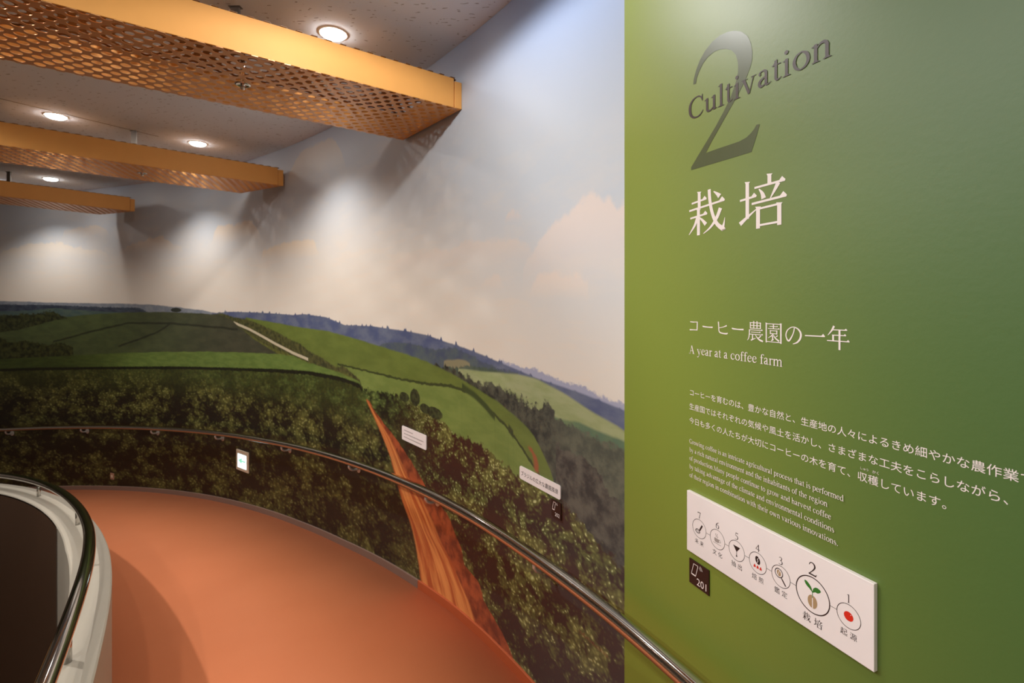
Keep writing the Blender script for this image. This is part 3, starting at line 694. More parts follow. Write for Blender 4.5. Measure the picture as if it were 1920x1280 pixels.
# a book serif face, drawn with strokes: widths and shapes in 1/1000 em
def serif_font():
    g = {}
    ST, HL = 84, 30
    def new(): return Ink()
    def foot(k, cx, y=0, h=112, st=ST, up=1):
        k.poly([(cx - h, y), (cx + h, y), (cx + h, y + 16 * up), (cx + st / 2 + 8, y + 30 * up), (cx + st / 2, y + 60 * up), (cx - st / 2, y + 60 * up), (cx - st / 2 - 8, y + 30 * up), (cx - h, y + 16 * up)][::up])
    def stem(k, cx, y0, y1, st=ST): k.poly([(cx - st / 2, y0), (cx + st / 2, y0), (cx + st / 2, y1), (cx - st / 2, y1)])
    def flag(k, cx, y, st=ST): k.poly([(cx - st / 2, y - 90), (cx + st / 2, y - 90), (cx + st / 2, y), (cx + st / 2 - 20, y), (cx - 108, y - 44), (cx - 108, y - 58), (cx - st / 2, y - 58)])
    k = new(); k.stroke([(78, 385, 40), (96, 425, 44), (170, 446, 34), (240, 435, 60), (282, 380, 84), (286, 310, 84)]); k.stroke([(286, 320, 84), (286, 80, 84), (300, 38, 70), (345, 24, 34), (395, 44, 22), (432, 66, 18)]); k.stroke([(280, 272, 34), (180, 232, 56), (100, 180, 80), (78, 105, 86), (118, 42, 76), (190, 36, 44), (250, 66, 30), (284, 100, 30)]); k.ell(92, 376, 34, 36); g['a'] = (k, 444)
    k = new(); stem(k, 100, 20, 683); flag(k, 100, 683); k.stroke([(140, 350, 26), (210, 422, 44), (300, 436, 50), (385, 390, 74), (428, 250, 86), (400, 110, 76), (310, 20, 42), (200, 8, 34), (130, 40, 26)]); g['b'] = (k, 500)
    k = new(); k.stroke([(372, 350, 46), (350, 408, 44), (270, 444, 32), (160, 420, 50), (82, 330, 74), (70, 210, 88), (110, 95, 84), (200, 36, 66), (290, 40, 48), (362, 84, 30), (408, 150, 16)]); k.ell(362, 346, 34, 34); g['c'] = (k, 444)
    k = new(); stem(k, 388, 20, 683); flag(k, 388, 683); k.stroke([(350, 380, 26), (280, 436, 36), (190, 428, 46), (100, 350, 72), (68, 220, 88), (100, 96, 82), (190, 30, 56), (280, 42, 34), (352, 92, 26)]); k.poly([(388, 0), (490, 26), (490, 42), (430, 42), (430, 80), (350, 60), (350, 0)]); g['d'] = (k, 500)
    k = new(); k.stroke([(80, 277, 30), (372, 277, 30)], False); k.stroke([(368, 268, 52), (358, 360, 70), (290, 428, 50), (220, 444, 30), (130, 408, 50), (72, 310, 74), (68, 200, 88), (112, 92, 84), (205, 34, 66), (300, 46, 44), (370, 96, 28), (410, 152, 16)]); g['e'] = (k, 444)
    k = new(); stem(k, 150, 0, 540); foot(k, 150, 0, 128); k.poly([(22, 420), (300, 420), (300, 450), (22, 450)]); k.stroke([(150, 530, 84), (166, 610, 78), (220, 664, 40), (280, 668, 34), (330, 640, 44), (345, 616, 50)]); k.ell(334, 616, 34, 32); g['f'] = (k, 333)
    k = new(); k.ring(212, 300, 132, 34, 36, 108); k.ring(212, 300, 128, 56, 36, 118); k.poly([(290, 400), (470, 408), (470, 440), (270, 432)]); k.stroke([(160, 178, 26), (110, 130, 44), (100, 84, 60), (150, 42, 70), (280, 22, 84), (390, -8, 76), (430, -80, 60), (380, -160, 44), (250, -204, 34), (110, -190, 50), (44, -126, 56), (70, -60, 42), (130, -10, 34)]); g['g'] = (k, 500)
    def arch(k, x0, x1, y=0): k.stroke([(x0 + 30, 352, 26), (x0 + 90, 414, 44), (x0 + 160, 436, 64), (x1 - 40, 415, 76), (x1, 340, 84), (x1, 300, 84)]); stem(k, x1, y, 310); foot(k, x1, y, 100)
    k = new(); stem(k, 112, 0, 683); foot(k, 112, 0, 100); flag(k, 112, 683); arch(k, 120, 386); g['h'] = (k, 500)
    k = new(); stem(k, 142, 0, 460); foot(k, 142, 0, 112); flag(k, 142, 460); k.ell(138, 628, 54, 54); g['i'] = (k, 278)
    k = new(); stem(k, 112, 0, 683); foot(k, 112, 0, 104); flag(k, 112, 683); k.stroke([(150, 220, 30), (250, 310, 32), (350, 430, 32)], False); k.stroke([(210, 280, 60), (310, 150, 84), (440, 10, 84)], False); k.poly([(270, 430), (470, 430), (470, 448), (270, 448)]); k.poly([(320, 0), (510, 0), (510, 18), (320, 18)]); g['k'] = (k, 500)
    k = new(); stem(k, 142, 0, 683); foot(k, 142, 0, 115); flag(k, 142, 683); g['l'] = (k, 278)
    k = new(); stem(k, 112, 0, 460); foot(k, 112, 0, 98); flag(k, 112, 460); arch(k, 120, 392); arch(k, 400, 668); g['m'] = (k, 778)
    k = new(); stem(k, 112, 0, 460); foot(k, 112, 0, 98); flag(k, 112, 460); arch(k, 120, 388); g['n'] = (k, 500)
    k = new(); k.stroke([(250, 444, 32), (140, 400, 60), (76, 300, 84), (72, 200, 88), (120, 80, 74), (220, 10, 36), (260, 8, 34), (360, 50, 60), (424, 150, 84), (428, 260, 88), (380, 370, 74), (280, 440, 36), (248, 444, 32)]); g['o'] = (k, 500)
    k = new(); stem(k, 112, -217, 460); foot(k, 112, -217, 104); flag(k, 112, 460); k.stroke([(150, 370, 26), (230, 430, 44), (310, 432, 52), (398, 370, 76), (430, 250, 86), (400, 110, 76), (310, 24, 44), (220, 12, 34), (140, 50, 26)]); g['p'] = (k, 500)
    k = new(); stem(k, 112, 0, 460); foot(k, 112, 0, 104); flag(k, 112, 460); k.stroke([(148, 350, 24), (205, 418, 34), (262, 432, 50), (312, 410, 60)]); k.ell(304, 410, 34, 36); g['r'] = (k, 333)
    k = new(); k.stroke([(318, 318, 16), (300, 390, 26), (220, 442, 34), (130, 425, 56), (84, 360, 66), (110, 290, 76), (210, 235, 92), (300, 180, 84), (326, 105, 70), (280, 30, 54), (190, 8, 32), (100, 40, 26), (56, 140, 18)]); g['s'] = (k, 389)
    k = new(); stem(k, 124, 90, 560, 80); k.poly([(10, 424), (262, 424), (262, 450), (10, 450)]); k.poly([(10, 424), (84, 424), (164, 560), (150, 580)]); k.stroke([(124, 110, 80), (134, 50, 72), (180, 22, 44), (240, 40, 26), (276, 74, 18)]); g['t'] = (k, 278)
    k = new(); stem(k, 112, 120, 450); flag(k, 112, 450); stem(k, 386, 0, 450); flag(k, 386, 450); k.stroke([(112, 130, 84), (126, 60, 76), (190, 26, 60), (270, 36, 42), (350, 96, 26)]); k.poly([(386, 0), (486, 26), (486, 42), (428, 42), (428, 90), (350, 70), (350, 0)]); g['u'] = (k, 500)
    k = new(); k.stroke([(88, 440, 84), (260, 0, 76)], False); k.stroke([(402, 440, 28), (262, 0, 30)], False); k.poly([(10, 432), (210, 432), (210, 450), (10, 450)]); k.poly([(320, 432), (490, 432), (490, 450), (320, 450)]); g['v'] = (k, 500)
    k = new(); k.stroke([(88, 440, 84), (248, 0, 76)], False); k.stroke([(370, 440, 28), (250, 0, 30)], False); k.stroke([(350, 440, 84), (500, 0, 76)], False); k.stroke([(634, 440, 28), (502, 0, 30)], False)
    for a, b in ((10, 210), (270, 450), (560, 712)): k.poly([(a, 432), (b, 432), (b, 450), (a, 450)])
    g['w'] = (k, 722)
    k = new(); k.stroke([(88, 440, 84), (264, 20, 76)], False); k.stroke([(408, 440, 28), (270, 20, 30), (210, -120, 34), (150, -190, 44), (90, -196, 48), (56, -178, 44)]); k.ell(66, -172, 36, 34); k.poly([(10, 432), (210, 432), (210, 450), (10, 450)]); k.poly([(320, 432), (492, 432), (492, 450), (320, 450)]); g['y'] = (k, 500)
    k = new(); k.ell(125, 46, 54, 54); g['.'] = (k, 250)
    k = new(); k.stroke([(360, 674, 30), (150, 0, 30)], False); k.stroke([(352, 670, 96), (584, 0, 100)], False); k.poly([(210, 220), (520, 220), (520, 256), (210, 256)]); k.poly([(15, 0), (240, 0), (240, 19), (15, 19)]); k.poly([(450, 0), (706, 0), (706, 19), (450, 19)]); g['A'] = (k, 722)
    k = new(); k.stroke([(592, 470, 30), (550, 580, 44), (460, 648, 44), (350, 662, 36), (210, 620, 60), (100, 500, 90), (76, 335, 106), (110, 170, 96), (220, 50, 66), (360, 12, 40), (480, 30, 46), (570, 90, 34), (626, 160, 22)]); k.poly([(590, 676), (604, 676), (612, 462), (588, 462), (560, 600)]); g['C'] = (k, 667)
    k = new(); k.stroke([(600, 470, 30), (550, 580, 44), (460, 648, 44), (350, 662, 36), (210, 620, 60), (100, 500, 90), (76, 335, 106), (110, 170, 96), (220, 50, 66), (360, 12, 40), (480, 22, 44), (590, 60, 50)]); stem(k, 588, 30, 300, 96); k.poly([(440, 300), (709, 300), (709, 320), (440, 320)]); k.poly([(600, 676), (614, 676), (622, 462), (598, 462), (570, 600)]); g['G'] = (k, 722)
    k = new(); stem(k, 150, 0, 640, 34); k.stroke([(150, 655, 90), (440, 20, 84)], False); k.stroke([(720, 655, 30), (440, 20, 30)], False); stem(k, 728, 0, 655, 96); foot(k, 150, 0, 130, 34); foot(k, 728, 0, 135, 96); k.poly([(20, 643), (190, 643), (190, 662), (20, 662)]); k.poly([(690, 643), (868, 643), (868, 662), (690, 662)]); g['M'] = (k, 889)
    # lining figures for the route sign
    k = new(); stem(k, 250, 0, 640, 70); k.poly([(150, 0), (350, 0), (350, 22), (150, 22)]); k.poly([(130, 590), (215, 590), (285, 676), (270, 676), (130, 610)]); g['1'] = (k, 500)
    k = new(); k.stroke([(60, 500, 34), (110, 610, 44), (220, 660, 50), (330, 600, 78), (370, 490, 84), (330, 370, 66), (220, 220, 48), (80, 60, 40)]); k.poly([(30, 0), (440, 0), (475, 140), (455, 140), (410, 72), (30, 72)]); g['2'] = (k, 500)
    k = new(); k.stroke([(70, 560, 30), (140, 640, 40), (230, 660, 50), (320, 600, 70), (330, 500, 68), (270, 400, 46), (180, 360, 30)]); k.stroke([(190, 362, 34), (320, 320, 60), (390, 210, 84), (350, 80, 72), (230, 10, 46), (120, 12, 40), (50, 50, 40)]); g['3'] = (k, 500)
    k = new(); stem(k, 330, 0, 676, 80); k.stroke([(340, 660, 40), (30, 200, 40)], False); k.poly([(20, 170), (475, 170), (475, 220), (20, 220)]); g['4'] = (k, 500)
    k = new(); k.poly([(130, 600), (400, 600), (430, 676), (150, 676)]); k.stroke([(140, 640, 34), (90, 400, 34)], False); k.stroke([(90, 400, 40), (220, 390, 60), (340, 320, 80), (390, 210, 84), (340, 80, 66), (220, 14, 46), (110, 10, 36), (40, 46, 44)]); g['5'] = (k, 500)
    k = new(); k.stroke([(430, 670, 24), (270, 600, 50), (130, 450, 78), (84, 260, 86), (120, 90, 74), (250, 10, 36), (370, 60, 64), (414, 200, 84), (370, 340, 66), (260, 400, 40), (130, 340, 28)]); g['6'] = (k, 500)
    k = new(); k.poly([(30, 676), (450, 676), (450, 645), (430, 600), (80, 600), (40, 520), (18, 530)]); k.stroke([(430, 650, 40), (330, 380, 56), (240, 0, 76)]); g['7'] = (k, 500)
    return g
SF = serif_font()
def serif_line(txt, track=0.):
    k = Ink(); x = 0.
    for ch in txt:
        if ch == ' ': x += .250 + track; continue
        g, adv = SF[ch]; k.add(g, .001, .001, x, 0); x += adv / 1000 + track
    return k
def fit(me, x0, x1, y0, em_y=None, ybase=0.):
    """scale a mesh in its own plane so it spans x0..x1; y0 is the baseline height; returns the em scale"""
    lo, hi = bounds(me); s = (x1 - x0) / (hi[0] - lo[0]); sy = em_y if em_y else s
    me.transform(Matrix(((s, 0, 0, x0 - lo[0] * s), (0, sy, 0, y0), (0, 0, 1, 0), (0, 0, 0, 1)))); return s
# ---------------------------------------------------------------- lettering on the green wall
def ZA(x, y): return (1270 + x / 5.563, 900 + y / 5.565)
def ZBq(x, y): return (1430 + x / 4.922, 1020 + y / 4.923)
def Z1(x, y): return (1260 + x / 3.047, 40 + y / 3.048)
def on_wall(name, me, mat, proud, parent=None, label=None, cat=None):
    o = obj(name, me, mat, parent)
    if parent is None:
        o.matrix_world = gmat(proud)
        if label: tag(o, label, cat)
    return o
def lettering_thing(name, label, px, py, cat='lettering', proud=.0006):
    x, y = G(px, py); M = gmat(proud) @ Matrix.Translation((x, y, 0)); t = thing(name, label, cat, mat4=M); return t, (x, y)
def put(me, off, name, mat, t): me.transform(Matrix.Translation((-off[0], -off[1], 0))); return obj(name, me, mat, t)

# big figure two (a pale olive figure behind the English heading)
k = Ink()
k.poly([G(*Z1(x, y)) for x, y in [(122, 362), (124, 335), (138, 280), (160, 222), (190, 168), (230, 118), (275, 80), (320, 60), (360, 54), (400, 60), (432, 84), (450, 120), (460, 170), (458, 220), (446, 268), (424, 325), (395, 385), (360, 450), (318, 525), (270, 610), (228, 685), (194, 752),
    (260, 728), (320, 708), (385, 686), (425, 664), (450, 640), (470, 615), (484, 590), (502, 587), (488, 640), (455, 746), (330, 784), (210, 820), (110, 850), (110, 834), (150, 766), (200, 684), (250, 600), (296, 515), (336, 432), (362, 360), (378, 290), (378, 238), (366, 192), (342, 166), (310, 158), (275, 160), (240, 174), (205, 204), (178, 240), (156, 285), (142, 325), (138, 355)]])
on_wall('numeral', k.mesh('numeral'), M_two, .0006, None, 'large dark olive figure two painted at the top of the green wall', 'lettering')
k = serif_line('Cultivation', .008); me = k.mesh('heading_lettering'); me.transform(Matrix.Scale(1, 4))
s = fit(me, G(1291.8, 0)[0], G(1559.5, 0)[0], .5455, .0935); on_wall('heading_lettering', me, M_cult, .0012, None, 'dark brown serif word Cultivation crossing the large figure two', 'lettering')

# mincho style characters from strokes: h = horizontal with a triangular end, v = upright, s = free stroke
def kanji(spec):
    k = Ink()
    for kind, *p in spec:
        if kind == 'h':
            x0, y0, x1, y1 = p[:4]; w_ = p[4] if len(p) > 4 else 4.2; tri = p[5] if len(p) > 5 else 9
            k.stroke([(x0, y0, w_), (x1, y1, w_)], False); k.poly([(x1 - tri * 1.3, y1), (x1, y1 - w_ / 2), (x1 + 1, y1 + 1), (x1 - tri * .55, y1 + tri * .8)])
        elif kind == 'v':
            x0, y0, x1, y1 = p[:4]; w_ = p[4] if len(p) > 4 else 8.5
            k.stroke([(x0, y0, w_), (x1, y1, w_)], False); k.poly([(x0 - w_ / 2 - 2, y0 + 1.5), (x0 - w_ / 2, y0 - 3), (x0 + w_ / 2, y0 - 3), (x0 + w_ / 2 + 2.5, y0 - .5)])
        else: k.stroke(p)
    return k
KJ = {
 '栽': [('h', 8, 76, 50, 80), ('v', 30, 99, 30, 64, 8), ('h', 1, 60, 98, 68, 4.5, 11), ('h', 4, 42, 52, 46), ('v', 28, 60, 28, 0, 8.5), ('s', (26, 44, 8), (17, 24, 6), (0, 4, 1.5)), ('s', (31, 40, 3), (40, 32, 6), (49, 22, 9)),
        ('s', (58, 99, 8), (60, 74, 8), (66, 46, 8), (78, 20, 8.5), (94, 6, 10), (96, 4, 9)), ('s', (93, 6, 9), (97, 18, 4), (99, 30, 1)), ('s', (88, 52, 9), (78, 32, 8), (62, 14, 5), (42, 2, 1.5)), ('s', (70, 92, 2), (80, 84, 7), (86, 78, 11))],
 '培': [('h', 1, 61, 38, 64), ('v', 18, 95, 18, 22, 8), ('s', (1, 14, 9), (16, 24, 6), (38, 38, 2)), ('v', 66, 100, 66, 82, 8), ('h', 34, 80, 97, 82, 4.2, 10), ('s', (44, 76, 2), (51, 66, 7), (54, 56, 10)), ('s', (84, 80, 9), (77, 68, 6), (68, 54, 2)),
        ('h', 28, 50, 100, 53, 4.5, 11), ('v', 42, 42, 42, 0, 8.5), ('s', (42, 38, 4), (88, 40, 4)), ('v', 86, 42, 86, 1, 8.5), ('s', (42, 6, 4), (88, 7, 4))],
 'コ': [('s', (14, 78, 6), (40, 77, 6), (80, 79, 5)), ('v', 77, 80, 75, 22, 8), ('s', (10, 23, 9), (40, 24, 6), (78, 25, 6))],
 'ー': [('s', (8, 57, 3), (14, 52, 9), (50, 50, 7), (90, 51, 9))],
 'ヒ': [('s', (20, 90, 9), (23, 60, 7), (24, 36, 7), (32, 22, 8), (55, 17, 8), (82, 17, 9), (90, 22, 6)), ('s', (24, 50, 4), (55, 57, 5), (84, 68, 9))],
 '農': [('h', 20, 94, 82, 94, 3.6, 5), ('v', 20, 95, 20, 64, 6), ('v', 81, 95, 81, 64, 6), ('s', (20, 66, 3.5), (82, 66, 3.5)), ('s', (20, 80, 3.5), (82, 80, 3.5)), ('v', 41, 101, 41, 66, 6), ('v', 61, 101, 61, 66, 6),
        ('h', 12, 57, 94, 57, 3.6, 8), ('s', (15, 57, 7), (14, 34, 6), (10, 14, 5), (1, 2, 2)), ('h', 24, 46, 82, 46, 3.6, 7), ('h', 16, 35, 96, 35, 3.6, 8), ('v', 34, 36, 34, 6, 7), ('s', (24, 4, 7), (40, 11, 5), (54, 17, 2)), ('s', (50, 35, 3), (64, 18, 6), (80, 8, 9), (97, 3, 8)), ('s', (84, 30, 7), (76, 22, 5), (64, 17, 2))],
 '園': [('v', 9, 97, 9, 0, 7), ('s', (9, 93, 3.6), (91, 93, 3.6)), ('v', 91, 97, 91, 0, 8), ('s', (9, 5, 3.6), (91, 5, 3.6)), ('h', 28, 81, 74, 81, 3.4, 6), ('v', 50, 90, 50, 70, 6), ('h', 19, 70, 83, 70, 3.4, 7), ('v', 33, 62, 33, 43, 5.5), ('s', (33, 60, 3.4), (70, 60, 3.4)), ('v', 69, 62, 69, 43, 6), ('s', (33, 46, 3.4), (69, 46, 3.4)),
        ('s', (48, 45, 6), (38, 34, 5), (20, 23, 2)), ('v', 46, 36, 46, 12, 7), ('s', (38, 11, 6), (52, 18, 3)), ('s', (50, 42, 3), (60, 26, 6), (82, 11, 8)), ('s', (74, 38, 6), (60, 28, 2))],
 'の': [('s', (56, 80, 6), (52, 60, 5), (42, 38, 6), (27, 18, 8), (16, 28, 6), (12, 48, 6), (22, 70, 5), (46, 84, 4), (72, 78, 6), (88, 58, 9), (86, 34, 9), (70, 14, 7), (48, 5, 3))],
 '一': [('h', 3, 49, 97, 51, 5, 14)],
 '年': [('s', (32, 100, 9), (22, 80, 7), (4, 58, 2)), ('h', 24, 83, 88, 84, 4, 9), ('h', 28, 60, 84, 61, 4, 9), ('v', 28, 61, 28, 36, 7.5), ('h', 1, 35, 98, 36, 4.2, 10), ('v', 56, 83, 56, -2, 8.5)],
}
t, off = lettering_thing('title_lettering', 'large white two character Japanese title below the figure two', 1292, 438)
for ch, a, b, y0, y1 in (('栽', 1291.8, 1360.5, .187, .319), ('培', 1385.7, 1476, .180, .3177)):
    me = kanji(KJ[ch]).mesh('character'); xa, xb = G(a, 0)[0], G(b, 0)[0]
    lo, hi = bounds(me); sx = (xb - xa) / (hi[0] - lo[0]); sy = (y1 - y0) / (hi[1] - lo[1])
    me.transform(Matrix(((sx, 0, 0, xa - lo[0] * sx), (0, sy, 0, y0 - lo[1] * sy), (0, 0, 1, 0), (0, 0, 0, 1)))); put(me, off, 'character', M_lett, t)
t, off = lettering_thing('subtitle_lettering', 'white Japanese subtitle of nine characters above the line about a coffee farm', 1292, 618)
xa, xb = G(1291.5, 0)[0] - .002, G(1594.5, 0)[0] + .001; pitch = (xb - xa) / 9
for i, ch in enumerate('コーヒー農園の一年'):
    me = kanji(KJ[ch]).mesh('character'); sx = pitch * .0094 * (.93 if ch in 'コヒー' else 1.)
    me.transform(Matrix(((sx, 0, 0, xa + i * pitch + pitch * .03), (0, .00052 * (.86 if ch in 'コヒー' else 1.), 0, -.1165 + (.006 if ch in 'コヒー' else 0)), (0, 0, 1, 0), (0, 0, 0, 1)))); put(me, off, 'character', M_lett, t)
me = serif_line('A year at a coffee farm').mesh('l'); fit(me, G(1292, 0)[0], G(1467.5, 0)[0], -.1735, .0375); me.name = 'subtitle_lettering'
on_wall('subtitle_lettering', me, M_lett, .0006, None, 'white serif line reading A year at a coffee farm', 'lettering')
# Japanese paragraph
one = text_mesh('国'); two = text_mesh('国国'); EM = (bounds(two)[1][0] - bounds(one)[1][0])
t, off = lettering_thing('paragraph_lettering', 'white Japanese paragraph of three long lines running to the right edge', 1293, 742)
em = .02195 / EM
for txt, zb in (('コーヒーを育むのは、豊かな自然と、生産地の人々によるきめ細やかな農作業で', -.3005), ('生産国ではそれぞれの気候や風土を活かし、さまざまな工夫をこらしながら、', -.3435), ('今日も多くの人たちが大切にコーヒーの木を育て、収穫しています。', -.3865)):
    me = text_mesh(txt); lo, hi = bounds(me); x0 = G(1293, 0)[0]
    me.transform(Matrix(((em, 0, 0, x0 - .0012), (-em * .0085, em * .98, 0, zb - .0005), (0, 0, 1, 0), (0, 0, 0, 1)))); put(me, off, 'text_line', M_lett, t)
for txt, a, b, py in (('しゅう', 1613.7, 1628.4, 881), ('かく', 1636, 1648, 888)):
    me = text_mesh(txt); xa, xb = G(a, 0)[0], G(b, 0)[0]; fit(me, xa, xb, G((a + b) / 2, py)[1]); put(me, off, 'text_line', M_lett, t)
t, off = lettering_thing('paragraph_lettering', 'small white English serif paragraph of five lines above the white sign', 1293, 831)
for i, (txt, b) in enumerate((('Growing coffee is an intricate agricultural process that is performed', 1583.3), ('by a rich natural environment and the inhabitants of the region', 1552.8), ('of production.Many people continue to grow and harvest coffee', 1559.6),
                 ('by taking advantage of the climate and environmental conditions', 1565.4), ('of their region in combination with their own various innovations.', 1572.5))):
    me = serif_line(txt).mesh('l'); fit(me, G(1293, 0)[0], G(b, 0)[0], -.4505 - i * .02595, .0203); put(me, off, 'text_line', M_lett, t)

# ---------------------------------------------------------------- white route sign
SP = .0125
x0, x1 = G(1287.5, 0, SP)[0], G(1638.5, 0, SP)[0]
yt = (G(1288, 919, SP)[1] + G(1638, 1094, SP)[1]) / 2; yb = (G(1288, 1031, SP)[1] + G(1638, 1259, SP)[1]) / 2
M0 = gmat(0) @ Matrix.Translation((x0, yb, 0))
sign = thing('route_sign', 'long white sign board with seven numbered icons in linked circles', 'sign', mat4=M0)
bm = bmesh.new(); box(bm, 0, x1 - x0, 0, yt - yb, .0004, SP - .0006); bevel(obj('board', bm, M_sign, sign), .0012, 2)
def sg(p): x, y = G(p[0], p[1], SP); return (x - x0, y - yb)
def sput(me, name, mat, z=0.): me.transform(Matrix.Translation((0, 0, SP - .0004 + z))); return obj(name, me, mat, sign)
circ = []
for q, l, r, yc in ((ZA, 157, 300, 513), (ZA, 340, 495, 620), (ZA, 535, 702, 736), (ZA, 747, 930, 864), (ZBq, 80, 255, 298), (ZBq, 305, 622, 471), (ZBq, 681, 907, 667)):
    a, b = sg(q(l, yc)), sg(q(r, yc)); cx = (a[0] + b[0]) / 2
    # height at the pixel column of the centre
    m_ = sg(q((l + r) / 2, yc)); circ.append((cx, m_[1], (b[0] - a[0]) / 2))
zc = sum(c[1] for c in circ) / 7
circ = [(a, zc if i != 5 else c_[1] if False else zc, r) for i, (a, c_b, r) in enumerate(circ) for c_ in [(a, c_b)]]
for i, (cx, cy, r) in enumerate(circ):
    k = Ink(); wd = .0024 if i == 5 else .0013; k.ring(cx, cy, r - wd / 2, wd); sput(k.mesh('ring'), 'ring', M_ink)
for (a, ya, ra), (b, yb_, rb) in zip(circ, circ[1:]): k = Ink(); k.stroke([(a + ra, ya, .0011), (b - rb, yb_, .0011)], False); sput(k.mesh('link_line'), 'link_line', M_ink)
for (cx, cy, r), dgt in zip(circ, '7654321'):
    k = Ink(); g_, adv = SF[dgt]; hgt = .030 if dgt == '2' else .0185; k.add(g_, hgt / 676, hgt / 676, cx - hgt / 676 * 240, cy + r + (.0035 if dgt == '2' else .003)); sput(k.mesh('number'), 'number', M_ink)
for (cx, cy, r), txt, szk in zip(circ, ('未 来', '文 化', '抽 出', '焙 煎', '鑑 定', '', '起 源'), (1,) * 7):
    if not txt: continue
    me = text_mesh(txt); wd = .0355; fit(me, cx - wd / 2, cx + wd / 2, cy - r - .0185); sput(me, 'lettering', M_ink)
cx, cy, r = circ[5]
for i, ch in enumerate('栽培'):
    me = kanji(KJ[ch]).mesh('c'); me.transform(Matrix(((.0002, 0, 0, cx - .0245 + i * .0285), (0, .0002, 0, cy - r - .0255), (0, 0, 1, 0), (0, 0, 0, 1)))); sput(me, 'lettering', M_ink)
def col(name, c): return simple(name, c, .5)
M_red = col('red_ink', (214, 44, 24)); M_beige = col('beige_ink', (172, 142, 104)); M_leafg = col('leaf_green_ink', (52, 116, 40)); M_greyi = col('grey_ink', (160, 148, 142))
def icon(i): return Ink(), circ[i][0], circ[i][1], circ[i][2]
k, cx, cy, r = icon(0); u = r / 10
k.poly([(cx + 3.6 * u, cy + 5.6 * u), (cx + 5.2 * u, cy + 4.6 * u), (cx + 1.6 * u, cy - 1.4 * u), (cx + .2 * u, cy - .4 * u)]); k.poly([(cx + .2 * u, cy - .4 * u), (cx + 1.6 * u, cy - 1.4 * u), (cx - .2 * u, cy - 2.6 * u)])
k.ring(cx - 2.2 * u, cy - 2.8 * u, 1.8 * u, .5 * u, 28, 2.8 * u); k.stroke([(cx - 4.6 * u, cy - 2.4 * u, .5 * u), (cx - 2.4 * u, cy - 2.9 * u, .5 * u), (cx + .2 * u, cy - 2.6 * u, .5 * u)]); k.ring(cx - 2.2 * u, cy - 3.4 * u, 2.0 * u, .4 * u, 28, 3.2 * u)
sput(k.mesh('icon'), 'icon', M_ink)
k, cx, cy, r = icon(1); u = r / 10
k.poly([(cx - 4.2 * u, cy + .6 * u), (cx + 2.6 * u, cy + .6 * u), (cx + 2.2 * u, cy - 2.2 * u), (cx + 1 * u, cy - 3.4 * u), (cx - 2.6 * u, cy - 3.4 * u), (cx - 3.9 * u, cy - 2.2 * u)]); k.ring(cx + 3 * u, cy - 1.0 * u, 1.3 * u, .5 * u)
k.stroke([(cx - 5.5 * u, cy - 4.6 * u, .5 * u), (cx + 5 * u, cy - 4.6 * u, .5 * u)], False)
for dx in (-2.2, -.2): k.stroke([(cx + dx * u, cy + 1.4 * u, .5 * u), (cx + (dx + .9) * u, cy + 2.6 * u, .5 * u), (cx + (dx - .4) * u, cy + 4.2 * u, .5 * u), (cx + (dx + .6) * u, cy + 5.6 * u, .3 * u)])
sput(k.mesh('icon'), 'icon', M_greyi)
k, cx, cy, r = icon(2); u = r / 10
k.poly([(cx - 4.4 * u, cy + 4.4 * u), (cx + 4.4 * u, cy + 4.4 * u), (cx, cy - 1.2 * u)]); k.stroke([(cx, cy - .8 * u, .5 * u), (cx, cy - 4.2 * u, .7 * u), (cx, cy - 5.4 * u, 1.7 * u), (cx, cy - 6.2 * u, .8 * u)]); sput(k.mesh('icon'), 'icon', M_ink)
k, cx, cy, r = icon(3); u = r / 10
k.ell(cx, cy + 2.6 * u, 2.6 * u, 3.9 * u, .35); sput(k.mesh('icon'), 'icon', M_ink)
k = Ink(); k.stroke([(cx + 1.2 * u, cy + 5.6 * u, .3 * u), (cx - .2 * u, cy + 3.4 * u, .6 * u), (cx + .4 * u, cy + 2. * u, .6 * u), (cx - 1 * u, cy - .6 * u, .3 * u)]); sput(k.mesh('icon'), 'icon', M_sign, 2e-4)
k = Ink()
for dx in (-3.4, 0, 3.4): k.poly([(cx + dx * u, cy - 2 * u), (cx + (dx + 1.3) * u, cy - 4.2 * u), (cx + (dx + 1.1) * u, cy - 5.6 * u), (cx + (dx + .3) * u, cy - 4.8 * u), (cx + (dx - .5) * u, cy - 5.8 * u), (cx + (dx - 1.3) * u, cy - 5.2 * u), (cx + (dx - 1.2) * u, cy - 4 * u)])
sput(k.mesh('icon'), 'icon', M_red)
k, cx, cy, r = icon(4); u = r / 10
k.ring(cx - 2 * u, cy + 2.4 * u, 4.0 * u, .8 * u, 36); k.stroke([(cx + .6 * u, cy - 1 * u, .8 * u), (cx + 1.4 * u, cy - 2 * u, 1.3 * u), (cx + 5.2 * u, cy - 6.6 * u, 1.3 * u)], False); sput(k.mesh('icon'), 'icon', M_ink)
k = Ink(); k.ell(cx - 2 * u, cy + 2.4 * u, 2.1 * u, 2.9 * u, .3); sput(k.mesh('icon'), 'icon', M_beige)
k = Ink(); k.stroke([(cx - 1.3 * u, cy + 4.8 * u, .3 * u), (cx - 2.2 * u, cy + 2.4 * u, .5 * u), (cx - 2.8 * u, cy, .3 * u)]); sput(k.mesh('icon'), 'icon', M_sign, 2e-4)
k, cx, cy, r = icon(5); u = r / 10
k.stroke([(cx, cy - 1.5 * u, .35 * u), (cx, cy + 2.2 * u, .4 * u)], False)
k.stroke([(cx - .1 * u, cy + 1.6 * u, .3 * u), (cx - 1.3 * u, cy + 3.4 * u, 1.6 * u), (cx - 2.8 * u, cy + 4.6 * u, 2.2 * u), (cx - 4.0 * u, cy + 5.6 * u, 1.6 * u), (cx - 4.7 * u, cy + 6.1 * u, .2 * u)])
